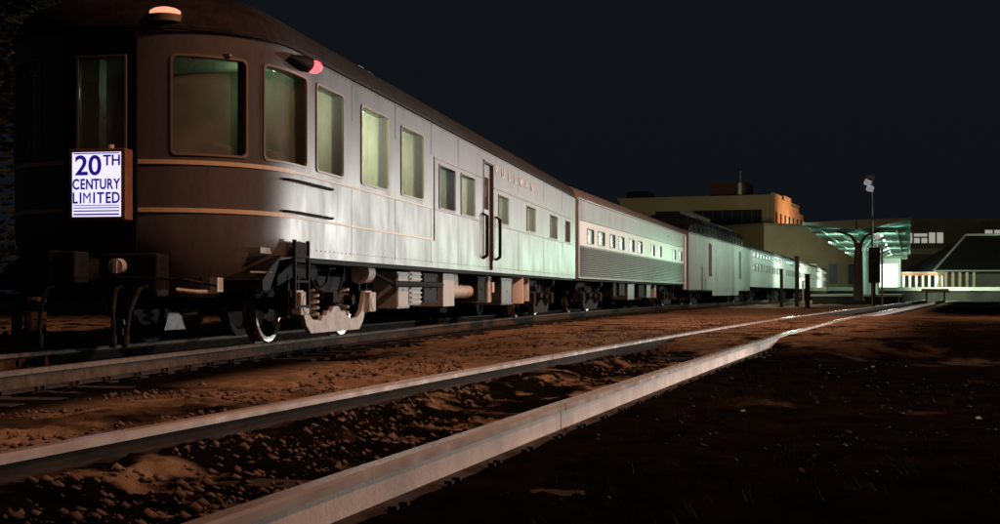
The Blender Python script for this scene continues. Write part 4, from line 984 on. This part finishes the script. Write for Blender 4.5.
mb = MB(); mb.box(-.46, .08, -.14, .14, 7.55, 7.75); mb.build('crossarm', M['pole'], LP, bevel=.02)
for u, z, t in ((-.32, 7.3, .35), (-.18, 6.95, .2)):
    mb = MB(); mb.box(-.19, .19, -.14, .14, -.15, .16, 0, Matrix.Translation((u, -.1, z)) @ Matrix.Rotation(t, 4, 'Y') @ Matrix.Rotation(.4, 4, 'X')); mb.build('floodlight', M['lamp_head'], LP, bevel=.03)

# ================================================================ trees at the left
def tree(x, y, h, cr, n, label, seed):
    r_ = random.Random(seed); o = empty('broadleaf_tree', (x, y, -.05), 0, label, 'tree', 'trees behind the tail of the train')
    mb = MB(); mb.cyl((0, 0, 0), (.1, 0, h * .45), .22, 12, .15); tips = []
    for i in range(9):
        a = r_.uniform(0, 6.28); l = r_.uniform(.5, .95) * cr; z0 = h * r_.uniform(.25, .5); e = Vector((l * math.cos(a), l * math.sin(a), z0 + r_.uniform(.15, .5) * h)); mid = Vector((e.x * .45, e.y * .45, z0 + (e.z - z0) * .6))
        mb.cyl((0, 0, z0), mid, .08, 8, .055); mb.cyl(mid, e, .055, 7, .02); tips += [e, mid]
    mb.build('trunk', M['trunk'], o)
    cb = MB(); cl = []
    for t in tips:
        for j in range(3): cl.append((t + Vector((r_.gauss(0, .5), r_.gauss(0, .5), r_.gauss(0, .6))), r_.uniform(.35, .8)))
    for i in range(n):
        c, rr = r_.choice(cl); p = c + Vector((r_.gauss(0, 1), r_.gauss(0, 1), r_.gauss(0, .8))) * rr * .6
        s = r_.uniform(.05, .11); q = Matrix.Rotation(r_.uniform(0, 6.28), 3, 'Z') @ Matrix.Rotation(r_.uniform(-1.2, 1.2), 3, 'X')
        cb.add([p + q @ Vector(v) for v in ((-s, 0, 0), (0, -s * .5, .01), (s, 0, 0), (0, s * .5, .01))], [(0, 1, 2, 3)])
    me_ = cb.build('crown', M['leaf'], o)
    return o
tree(-7.6, 19.5, 6.6, 1.7, 9000, 'leafy tree nearest the train tail, faintly lit at the left edge', 3)
tree(-12.0, 25, 7.5, 2.6, 7000, 'darker taller tree behind, at the far left edge', 5)
lamp('SPOT', 'tree_fill_light', (-8.5, 9, 2.2), 40, (1, .55, .3), .2, (-9.2, 21, 4.2), 34, .9)  # added light aimed at the leaves, no source stands there
# low wooden fence / kerb line left of the train
fx = empty('timber_barrier', (0, 0, 0), 0, 'low weathered timber barrier beyond the train at the left edge', 'barrier')
mb = MB(); quad_box(mb, (-14, 24), (-6.2, 22.5), .1, .45, .62); mb.build('rail_board', M['timber'], fx)
for i in range(5):
    p = Vector((-13.8, 23.95, 0)).lerp(Vector((-6.4, 22.5, 0)), i / 4); mb = MB(); mb.box(p.x - .07, p.x + .07, p.y + .12, p.y + .26, -.1, .72); mb.build('post', M['timber'], fx)

# ================================================================ loose stones, weeds and litter (countless)
for i, (x_, y_, h_, r_) in enumerate(((-9.6, 22.5, 3.4, 1.3), (-11.8, 23.5, 3.0, 1.3), (-14.5, 26, 4.2, 1.8))):
    tree(x_, y_, h_, r_, 5000, ('dark bushy shrub closest to the train tail at the left edge', 'dark low shrub, second from the train at the left edge', 'dark wide shrub farthest left beyond the train')[i], 20 + i)
tree(-9.3, 27, 9.0, 2.6, 9000, 'tall dark tree rising farthest behind the rounded car end', 31)
def stones(N, name, m, pick, smin, smax):
    base = np.array([(1, 0, 0), (-1, 0, 0), (0, 1, 0), (0, -1, 0), (0, 0, 1), (0, 0, -1)], float)
    tri = np.array([(0, 2, 4), (2, 1, 4), (1, 3, 4), (3, 0, 4), (2, 0, 5), (1, 2, 5), (3, 1, 5), (0, 3, 5)])
    P_ = pick(N); N = len(P_); s = smin + (smax - smin) * rng.uniform(0, 1, N) ** 2.6
    z = ground_z(P_[:, 0], P_[:, 1])
    vv = base[None] * (1 + rng.uniform(-.5, .5, (N, 6, 1))) + rng.uniform(-.25, .25, (N, 6, 3))
    th = rng.uniform(0, 6.28, N); c, q = np.cos(th), np.sin(th)
    x = vv[..., 0] * c[:, None] - vv[..., 1] * q[:, None]; y = vv[..., 0] * q[:, None] + vv[..., 1] * c[:, None]
    vv = np.stack([x, y, vv[..., 2] * .65], -1) * s[:, None, None] + np.stack([P_[:, 0], P_[:, 1], z + s * .15], -1)[:, None, :]
    me_ = bpy.data.meshes.new(name); ff = (tri[None] + (np.arange(N) * 6)[:, None, None]).reshape(-1, 3)
    me_.vertices.add(N * 6); me_.vertices.foreach_set('co', vv.ravel()); me_.loops.add(ff.size); me_.loops.foreach_set('vertex_index', ff.ravel()); me_.polygons.add(len(ff)); me_.polygons.foreach_set('loop_start', np.arange(len(ff)) * 3); me_.update(); me_.validate()
    me_.materials.append(m); o = bpy.data.objects.new(name, me_); col.objects.link(o); return o
def pick_f(N):
    Y = rng.uniform(0, 1, N * 3) ** 1.6 * 32 + 2.0; S, PX, PY, A = FP; X = np.interp(Y, PY, PX) + rng.uniform(-3.4, .62, N * 3)
    lf = lateral(FP, X, Y); k = (fbm(X * 1.4, Y * 1.4, 3, 55) > .5) & (np.abs(np.abs(lf) - .72) > .1); return np.stack([X, Y], -1)[k][:N]
def pick_r(N):
    Y = rng.uniform(0, 1, N * 3) ** 1.4 * 26 + 2.2; X = rng.uniform(-.5, .5, N * 3) * Y * .8 + 1; lf = lateral(FP, X, Y); k = (lf > .95) & (fbm(X * 1.2, Y * 1.2, 3, 66) > .52); return np.stack([X, Y], -1)[k][:N]
tag(stones(12000, 'ballast', M['stone'], pick_f, .006, .034), 'loose brown ballast stones between and left of the foreground rails', 'ballast', kind='stuff')
tag(stones(1100, 'dark_gravel', mat('dark_gravel', (.010, .009, .007), .9, c2=(.035, .027, .02), ns=2), pick_r, .006, .024), 'dark scattered gravel right of the foreground track', 'gravel', kind='stuff')
wd = MB()
for i in range(1300):
    Y = random.random() ** 1.3 * 26 + 2.6; X = random.uniform(-.1, .42) * Y + .6
    if float(lateral(FP, np.array([X]), np.array([Y]))[0]) < 1.15: continue
    if float(fbm(np.array([X * .9]), np.array([Y * .9]), 3, 12)[0]) < .46: continue
    z = float(ground_z(np.array([X]), np.array([Y]))[0])
    for j in range(3):
        a = random.uniform(0, 6.28); h = random.uniform(.02, .075); b_ = random.uniform(.01, .06); wv_ = .0025; p = Vector((X + random.gauss(0, .03), Y + random.gauss(0, .03), z)); e = p + Vector((b_ * math.cos(a), b_ * math.sin(a), h)); n_ = Vector((math.sin(a), -math.cos(a), 0)) * wv_
        wd.add([p - n_, p + n_, e], [(0, 1, 2)])
tag(wd.build('weeds', M['weed']), 'short dry weeds on the dark ground right of the foreground track', 'weeds', kind='stuff')
lt_ = MB()
for i in range(16):
    Y = random.uniform(4.5, 24); X = random.uniform(.06, .34) * Y + .9; z = float(ground_z(np.array([X]), np.array([Y]))[0]); a = random.uniform(0, 3); s = random.uniform(.012, .035)
    lt_.add([Vector((X, Y, z + .012)) + Matrix.Rotation(a, 3, 'Z') @ Matrix.Rotation(.6, 3, 'X') @ Vector(v) * s for v in ((-1, -.4, 0), (1, -.5, .1), (.8, .5, .2), (-.9, .4, 0))], [(0, 1, 2, 3)])
tag(lt_.build('litter', mat('pale_litter', (.35, .33, .3), .7)), 'tiny pale scraps of litter scattered over the dark ground', 'litter', kind='stuff')
